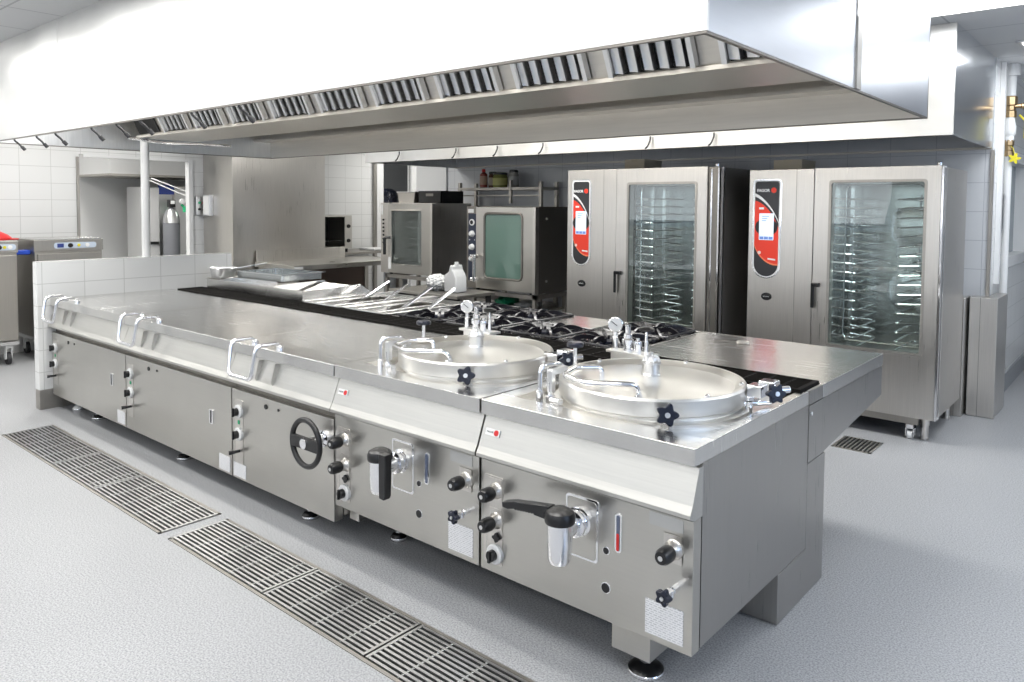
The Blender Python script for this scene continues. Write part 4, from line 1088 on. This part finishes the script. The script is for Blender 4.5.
# shelf rack behind the green-windowed oven
t = thing('shelf_rack', 'tubular steel shelf rack holding jars behind the green-windowed oven', 'rack', (-5.36, 4.42, 0))
m = MB()
for x in (0, 1.24):
    for y in (0, .28): m.box(x-.018, x+.018, y-.018, y+.018, 0, 1.86)
m.build('post', STD, t, smooth=False)
for z in (.5, 1.2, 1.80):
    m = MB(); m.box(-.02, 1.26, -.02, .30, z-.03, z); m.build('shelf', STD, t, smooth=False)
m = MB(); m.box(0, 1.24, -.012, .0, 1.70, 1.715); m.build('rail', STD, t, smooth=False)
m = MB(); m.box(.80, .83, -.03, -.0, 1.62, 1.88); m.build('upright', STD, t, smooth=False)
def jar(x, y, z, r, h, body, cap, label, name='jar', neck=.7, band=None):
    t = thing(name, label, name, (x, y, z))
    m = MB(); m.lathe([(0, 0), (r*.95, 0), (r, .01), (r, h*.72), (r*neck, h*.82), (r*neck, h*.86)], (0, 0, 0), (0, 0, 1), 24); m.build('body', body, t)
    m = MB(); m.lathe([(r*neck*1.1, h*.85), (r*neck*1.1, h*.97), (r*neck*.9, h), (0, h)], (0, 0, 0), (0, 0, 1), 24); m.build('cap', cap, t)
    if band:
        m = MB(); m.lathe([(r+.001, h*.15), (r+.002, h*.16), (r+.002, h*.62), (r+.001, h*.63)], (0, 0, 0), (0, 0, 1), 24); m.build('paper_label', band, t)
    return t
SAUCE = plain('red_sauce', (.30, .05, .03), .3)
jar(-5.05, 4.5, 1.80, .045, .22, SAUCE, RED, 'sauce bottle with a red pointed cap on the shelf rack', 'bottle', .45, plain('peach_label', (.55, .35, .25), .5))
jar(-4.95, 4.55, 1.80, .05, .19, plain('brown_glass', (.10, .05, .03), .2), BLK, 'dark brown jar with a black lid on the shelf rack', 'jar', .85, plain('cream_label', (.45, .38, .3), .5))
jar(-4.79, 4.5, 1.80, .085, .175, plain('pickle_jar', (.25, .26, .08), .15), BLK, 'squat jar with yellow label and black lid on the shelf rack', 'jar', .9, plain('yellow_label', (.62, .60, .22), .5))
jar(-4.58, 4.5, 1.80, .055, .20, plain('spice_jar', (.40, .38, .34), .2), BLK, 'tall pale spice jar with dark lid, rightmost on the rack', 'jar', .85, plain('grey_label', (.55, .55, .52), .5))
jar(-5.17, 4.5, 1.20, .06, .20, plain('cream_tub', (.6, .5, .4), .4), RED, 'tub with a red lid on the lower shelf of the rack', 'jar', .95)

# low table with white canisters
t = thing('low_table', 'low dark-edged table under the white canisters between the small ovens', 'table', (-5.05, 3.05, 0))
m = MB(); m.box(0, 1.0, 0, .55, .69, .72); m.build('top', STD, t, bevel=.003, smooth=False)
for x in (.03, .93):
    for y in (.03, .48):
        m = MB(); m.box(x, x+.04, y, y+.04, 0, .69); m.build('leg', BLKM, t, smooth=False)
m = MB(); m.box(.02, .98, .03, .05, .60, .69); m.build('apron', BLKM, t, smooth=False)
t = thing('white_canister', 'white plastic canister with a narrow neck on the low table', 'canister', (-4.32, 3.3, .72))
m = MB(); m.prism([(-.085, 0), (.085, 0), (.085, .15), (.05, .21), (.03, .23), (.03, .27), (-.0, .28), (-.02, .21), (-.085, .17)], -.08, .08, 'y'); m.build('body', WHT, t, bevel=.015)
m = MB(); m.cyl((.015, 0, .27), (.015, 0, .305), .022, 14); m.build('cap', WHT, t)
t = thing('white_bag', 'crumpled white plastic bag on the low table left of the canister', 'bag', (-4.58, 3.3, .72))
m = MB(); bmesh.ops.create_icosphere(m.bm, subdivisions=4, radius=.12)
for v in m.bm.verts:
    n_ = v.co.normalized(); k = 1+.10*math.sin(17*n_.x+3*n_.z)*math.cos(13*n_.y)+.06*math.sin(31*n_.z+11*n_.x)
    v.co = Vector((n_.x*.13*k, n_.y*.11*k, max(0, .08+n_.z*.085*k)))
m.build('sheet', WHT, t)

# clutter under the green-windowed oven
for (x, y, z, sx, sy, sz_, mm, nm, lab) in ((-4.2, 3.95, .535, .22, .3, .10, GRN, 'green_bag', 'green bag on the shelf under the green-windowed oven'), (-3.9, 3.95, .535, .3, .28, .07, WHT, 'folded_cloth', 'folded white cloth under the green-windowed oven')):
    m = MB(); bmesh.ops.create_icosphere(m.bm, subdivisions=3, radius=1)
    for v in m.bm.verts:
        n_ = v.co.copy(); k = 1+.12*math.sin(9*n_.x+5*n_.y); v.co = Vector((n_.x*sx/2*k, n_.y*sy/2*k, max(0, sz_/2+n_.z*sz_/2*k)))
    o = m.build(nm, mm); o.location = (x, y, z); tag(o, lab, 'cloth' if nm == 'folded_cloth' else 'bag')

# ================================================================== COUNTER AT THE LEFT BACK
t = thing('work_counter', 'steel work counter with an upstand in front of the stainless pier', 'counter', (-7.36, 2.88, 0))
m = MB(); m.box(0, .84, 0, 1.70, .82, .88); m.build('top', ST, t, bevel=.004, smooth=False)
m = MB(); m.box(0, .02, 0.02, 1.34, .88, 1.02); m.build('upstand', STV, t, bevel=.002, smooth=False)
for x in (.03, .74):
    for y in (.03, 1.62):
        m = MB(); m.box(x, x+.06, y, y+.06, 0, .82); m.build('leg', STD, t, smooth=False)
m = MB(); m.box(.05, .07, .1, 1.62, .1, .80); m.build('back_sheet', BROWN, t, smooth=False)
m = MB(); m.box(.05, .79, .1, 1.62, .22, .25); m.build('lower_shelf', STD, t, smooth=False)
m = MB(); m.box(.838, .8415, .0, .12, .835, .865); m.build('sticker', WHT, t, smooth=False)
m = MB(); m.box(-8.1, -7.42, 3.95, 5.25, .90, .93)
tag(m.build('wall_shelf', STD, smooth=False), 'steel wall shelf under the toaster oven beyond the pier', 'shelf')
t = thing('toaster_oven', 'open-fronted toaster oven on the wall shelf beyond the pier', 'toaster', (-7.95, 3.96, .93))
m = MB(); m.box(0, .42, 0, .52, .49, .51); m.box(0, .42, 0, .52, 0.05, .07); m.box(0, .02, 0, .52, .07, .49); m.box(0, .42, 0, .02, .07, .49); m.box(0, .42, .40, .52, .07, .49); m.build('housing', ST, t, smooth=False)
m = MB(); m.box(.02, .03, .02, .40, .07, .49); m.build('inside', BLKM, t, smooth=False)
m = MB(); 
for k in range(8): m.tube([(.05, .04+.045*k, .16), (.41, .04+.045*k, .16)], .003, 6)
m.build('wire_shelf', CHR, t)
for z in (.16, .36):
    m = MB(); m.lathe([(.028, 0), (.024, .02), (0, .022)], (.42, .46, z), (1, 0, 0), 16); m.build('knob', BLK, t)
for y in (.05, .47):
    for x in (.06, .36):
        m = MB(); m.cyl((x, y, 0), (x, y, .05), .02, 10); m.build('foot', BLK, t)
o = MB(); o.box(-7.85, -7.5, 4.85, 5.15, .93, .96); tag(o.build('folded_towel', WHT, bevel=.01), 'folded pale towel on the wall shelf right of the toaster', 'towel')

# switches on the left wall
t = thing('switch_box', 'grey switch box with red and green buttons on the left wall', 'switch', (-8.1, 2.50, 1.45))
m = MB(); m.box(0, .05, 0, .13, 0, .22); m.build('case', ALU, t, bevel=.004, smooth=False)
for y, z, mm in ((.04, .15, GRN), (.095, .15, RED), (.04, .07, BLK), (.095, .06, BLK)):
    m = MB(); m.lathe([(.016, 0), (.014, .012), (0, .014)], (.05, y, z), (1, 0, 0), 14); m.build('button', mm, t)
m = MB(); m.box(-7.98, -7.93, 2.63 if False else 2.56, 2.61, 1.45, 1.68)
t = thing('junction_box', 'pale junction box on the stainless pier beside the switch box', 'junction box', (-7.93, 2.62, 1.44))
m = MB(); m.box(-.08, .08, -.055, 0, 0, .26); m.build('case', ALU, t, bevel=.006, smooth=False)
m = MB(); m.box(-.07, .07, -.06, -.055, .012, .248); m.build('lid', WHT, t, bevel=.003, smooth=False)

# ================================================================== HEATED CABINETS on the left
def holding_cabinet(x, y0, y1, label, panel_at):
    W = y1-y0; t = thing('holding_cabinet', label, 'cabinet', (x, y0, 0))
    m = MB(); m.box(-.62, 0, 0, W, .235, 1.10); m.build('body', STD, t, bevel=.003, smooth=False)
    m = MB(); m.box(-.63, .012, -.01, W+.01, 1.10, 1.215); m.build('head', STD, t, bevel=.004, smooth=False)
    m = MB(); m.box(-.62, .0, 0, W, 1.2155, 1.222); m.build('top_sheet', STT, t, smooth=False)
    m = MB(); m.box(.0, .03, .02, W-.015, .25, 1.075); dr = m.build('door', STD, t, bevel=.003, smooth=False)
    m = MB(); m.box(.03, .05, .035, .055, .75, .92); m.build('door_latch', CHR, dr, bevel=.002)
    a, b = panel_at
    m = MB(); m.prism([(p[0], p[1]) for p in rrect(a, b, 1.125, 1.185, .025)], .012, .016, 'x'); pn = m.build('control_panel', plain('pale_blue_panel', (.55, .62, .72), .4), t, smooth=False)
    L_ = b-a
    m = MB(); m.box(.016, .0175, a+.03, a+.09, 1.135, 1.175); m.build('power_switch', BLUEL, pn, smooth=False)
    m = MB(); m.lathe([(.024, 0), (.02, .018), (0, .02)], (.016, a+L_*.38, 1.155), (1, 0, 0), 18); m.build('thermostat_knob', BLK, pn)
    m = MB(); m.lathe([(.020, 0), (.020, .005), (0, .006)], (.016, a+L_*.78, 1.155), (1, 0, 0), 18); m.build('thermometer', WHT, pn)
    m = MB(); m.lathe([(.015, 0), (.014, .006), (0, .007)], (.016, a+L_*.58, 1.155), (1, 0, 0), 16); m.build('pilot_lamp', YEL, pn)
    m = MB(); m.box(-.62, .02, .0, W, .195, .232); m.build('trolley_base', ALU, t, bevel=.004, smooth=False)
    for cx in (-.05, -.55):
        for cy in (.08, W-.08):
            c = MB(); c.cyl((cx, cy-.016, .062), (cx, cy+.016, .062), .06, 22); w_ = c.build('castor_wheel', RUB, t)
            c = MB(); c.box(cx-.03, cx+.03, cy-.028, cy-.02, .06, .17); c.box(cx-.03, cx+.03, cy+.02, cy+.028, .06, .17); c.box(cx-.04, cx+.04, cy-.03, cy+.03, .165, .195); c.cyl((cx, cy-.03, .062), (cx, cy+.03, .062), .01, 8); c.build('castor_fork', WHT, w_, smooth=False)
    return t
holding_cabinet(-7.45, .525, 1.155, 'heated holding cabinet on castors, partly behind the low partition', (.17, .57))
holding_cabinet(-7.45, -.27, .37, 'heated holding cabinet on castors cut off by the left picture edge', (.40, .63))
t = thing('blue_handle_bar', 'blue plastic bumper bar between the two holding cabinets', 'bar', (-7.6, .37, 1.07))
m = MB(); m.box(-.06, .06, .001, .15, 0, .045); m.build('bar', plain('bright_blue', (.02, .08, .55), .35), t, bevel=.01)
t = thing('red_cap', 'red plastic cap lying on the left holding cabinet', 'cap', (-7.6, .24, 1.222))
m = MB(); m.lathe([(.0, 0), (.13, 0), (.13, .02), (.10, .05), (.06, .07), (0, .10)], (0, 0, 0), (0, 0, 1), 24); m.build('dome', RED, t)
m = MB(); m.prism([(.02, -.11), (.17, -.09), (.19, 0), (.17, .09), (.02, .11)], .002, .012, 'z', Matrix.Rotation(math.radians(90), 4, 'Z')); m.build('peak', RED, t, bevel=.003)

# ================================================================== STOREROOM seen through the opening
t = thing('storeroom_hood', 'small steel hood seen through the opening in the left wall', 'hood', (-11.3, 2.0, 0))
m = MB(); m.box(0, 1.2, .3, 2.2, 2.0, 2.5); m.build('canopy', ALU, t, smooth=False)
m = MB(); m.box(.0, 1.22, .28, 2.22, 1.97, 2.0); m.build('rim', STD, t, smooth=False)
t = thing('upright_fridge', 'tall grey fridge with a blue vertical label in the storeroom', 'fridge', (-10.9, 2.55, 0))
m = MB(); m.box(0, .6, .3, .72, 0.1, 1.83); m.build('body', ALU, t, bevel=.004, smooth=False)
m = MB(); m.box(.6, .64, .08 if False else .30, .5, .15, 1.82); dr = m.build('door', plain('grey_door', (.5, .5, .5), .4), t, bevel=.004, smooth=False)
m = MB(); m.box(.64, .66, .36, .48, .98, 1.02); m.build('handle', BLK, dr)
m = MB(); m.box(.64, .643, .31, .36, 1.30, 1.70); m.build('blue_label', BLUEL, dr, smooth=False)
m = MB(); m.box(.6, .63, .50, .73, 1.72, 1.86); m.build('head_panel', BLUEL, t, smooth=False)
for y in (.34, .66):
    for x in (.1, .5):
        m = MB(); m.cyl((x, y, 0), (x, y, .1), .02, 8); m.build('foot', BLK, t)
t = thing('steel_locker', 'plain steel cabinet behind the gas cylinder in the storeroom', 'cabinet', (-11.0, 3.35, 0))
m = MB(); m.box(0, .55, 0, .9, 0, 1.85); m.build('body', STV, t, bevel=.004, smooth=False)
m = MB(); m.box(.55, .57, .02, .44, .05, 1.82); m.build('door', ALU, t, bevel=.003, smooth=False)
m = MB(); m.box(.55, .57, .46, .88, .05, 1.82); m.build('door', ALU, t, bevel=.003, smooth=False)
t = thing('gas_cylinder', 'dark grey gas cylinder standing in the storeroom opening', 'gas cylinder', (-10.05, 3.13, 0))
m = MB(); m.lathe([(0, .01), (.10, .01), (.115, .03), (.115, 1.30), (.11, 1.36), (.085, 1.45), (.045, 1.50), (.03, 1.52), (.03, 1.56)], (0, 0, 0), (0, 0, 1), 32); m.build('tank', TCYL, t)
m = MB(); m.lathe([(.117, 1.30), (.112, 1.365), (.087, 1.455), (.05, 1.50)], (0, 0, 0), (0, 0, 1), 32); m.build('shoulder', ALU, t)
m = MB(); m.box(-.045, .045, -.045, .045, 1.53, 1.64); vv = m.build('valve', BLK, t, bevel=.008)
m = MB(); m.box(.045, .048, -.03, .03, 1.58, 1.63); m.build('valve_label', WHT, vv, smooth=False)
t = thing('gas_regulator', 'pair of round gauges with a green hose beside the gas cylinder', 'regulator', (-10.0, 3.31, 1.62))
for dy in (-.045, .045):
    m = MB(); m.lathe([(.04, 0), (.04, .03), (0, .032)], (0, dy, 0), (1, 0, -.1), 20); g = m.build('gauge', WHT, t)
m = MB(); m.tube([(0, -.05, -.05), (0, .0, -.10), (0, .05, -.05)], .02, 8); m.lathe([(.03, -.16), (.03, -.09)], (0, 0, 0), (0, 0, 1), 12); m.build('regulator_body', GRN, t)
m = MB(); m.tube(fillet([(.0, .0, -.1), (.1, .18, -.3), (.15, .22, -.6), (.12, -.08, -.75), (.12, .2, -.75), (.12, .22, -.95)], .08), .010, 8); m.build('hose', plain('green_hose', (.05, .35, .2), .4), t)
m = MB(); m.tube([(-10.07, 2.75, 1.95), (-10.0, 3.2, 1.75), (-9.85, 3.5, 1.62)], .008, 8)
tag(m.build('white_hose', WHT), 'thin white hose sloping down across the opening, lower of the two', 'hose')
m = MB(); m.tube([(-10.07, 2.85, 1.95), (-10.0, 3.3, 1.78), (-9.85, 3.6, 1.66)], .008, 8)
tag(m.build('white_hose', WHT), 'thin white hose sloping down across the opening, upper of the two', 'hose')
t = thing('chef_hat_bin', 'black rounded bin seen through the far doorway', 'bin', (-9.0, 6.37, 0))
t.name = 'rounded_bin'
m = MB(); m.lathe([(0, .0), (.14, 0), (.16, 1.55)], (0, 0, 0), (0, 0, 1), 28); m.build('body', GPAINT, t)
m = MB(); m.lathe([(.17, 1.55), (.17, 1.74), (.14, 1.82), (.08, 1.86), (0, 1.87)], (0, 0, 0), (0, 0, 1), 28); m.build('lid', NAVY, t)
m = MB(); m.box(-9.9, -9.8, 5.0, 8.3, 0, 2.6); tag(m.build('grey_screen', GPAINT, smooth=False), 'grey partition panel seen through the far doorway', 'panel')

# ================================================================== RIGHT END: bumper boxes, pipes
t = thing('corner_guard', 'steel corner guard wrapped round the wall end beside the passage', 'corner guard', (-.045, 4.60, 0))
P = [(0, 0), (.185, 0), (.185, .48), (.10, .48), (.10, .145), (0, .145)]
m = MB(); m.prism(P, .002, .92, 'z'); m.build('cladding', STV, t, bevel=.004, smooth=False)
m = MB(); m.box(.07, .073, -.001, 0, .002, .92); m.build('seam', STK, t, smooth=False)
t = thing('steel_guard_box', 'steel guard box squeezed between tall oven and corner guard', 'guard box', (-.235, 4.50, 0))
m = MB(); m.box(0, .175, 0, .24, .002, .915); m.build('cladding', STV, t, bevel=.004, smooth=False)
m = MB(); m.box(.12, .123, -.001, 0, .002, .915); m.build('seam', STK, t, smooth=False)
def gas_pipe(x, y, lab, first):
    t = thing('gas_pipe', lab, 'pipe', (x, y, 0))
    m = MB(); m.cyl((0, 0, 2.48), (0, 0, CEIL-.005), .036, 20); m.cyl((0, 0, 2.66), (0, 0, CEIL-.002), .058, 20); m.build('upper_pipe', WPAINT, t)
    m = MB(); m.lathe([(.032, 2.18), (.044, 2.20), (.046, 2.26), (.036, 2.30), (.032, 2.34)], (0, 0, 0), (0, 0, 1), 20); m.cyl((0, 0, 2.14), (0, 0, 2.20), .034, 16); m.build('flow_meter', ALU if first else WHT, t)
    m = MB(); m.lathe([(.044, 2.33), (.044, 2.38), (.036, 2.39), (.036, 2.42), (.048, 2.43), (.048, 2.49), (.04, 2.50)], (0, 0, 0), (0, 0, 1), 8); m.lathe([(.018, 0), (.018, .07), (.024, .075), (.024, .10)], (0, 0, 2.42), (1, .2, 0) if not first else (-1, -.2, 0), 10); v = m.build('brass_valve', BRASS, t)
    m = MB(); m.tube([(.06, .02, 2.35), (.10, .03, 2.3), (.10, .03, 2.16)], .008, 8); m.build('valve_lever', YEL, v)
    m = MB(); m.lathe([(.036, 2.02), (.036, 2.06), (.028, 2.07), (.028, 2.10), (.036, 2.11), (.036, 2.15)], (0, 0, 0), (0, 0, 1), 8); m.build('brass_union', BRASS, t)
    m = MB(); m.cyl((0, 0, .0), (0, 0, 2.03), .026, 18); m.build('lower_pipe', WPAINT, t)
    return t
gas_pipe(.098, 5.15, 'white gas pipe with brass valves running down beside the wall hood', False)
t = thing('yellow_tag', 'yellow plastic tag hanging from the gas pipe by its lower brass union', 'tag', (.145, 5.10, 2.0))
m = MB(); m.prism(star_pts(.02, .045, 5, 40), 0, .012, 'y'); m.build('tag_plate', YEL, t, smooth=False)
m = MB(); m.tube([(0, 0, .03), (-.01, 0, .08), (-.03, .02, .10)], .003, 6); m.build('tie', YEL, t)
m = MB(); m.box(.051, .085, 4.97, 5.03, 1.0, CEIL-.002)
tag(m.build('cable_tray', WPAINT, smooth=False), 'white vertical cable tray between the wall hood and the gas pipe', 'cable tray')
t = thing('wall_sign', 'small grey panel on the passage wall behind the gas pipe', 'panel', (.05, 4.98, 1.40))
m = MB(); m.box(0, .012, 0, .30, 0, .32); m.build('plate', GPAINT, t, bevel=.002, smooth=False)
m = MB(); m.box(.012, .016, .02, .28, .02, .30); m.build('face', TCYL, t, smooth=False)
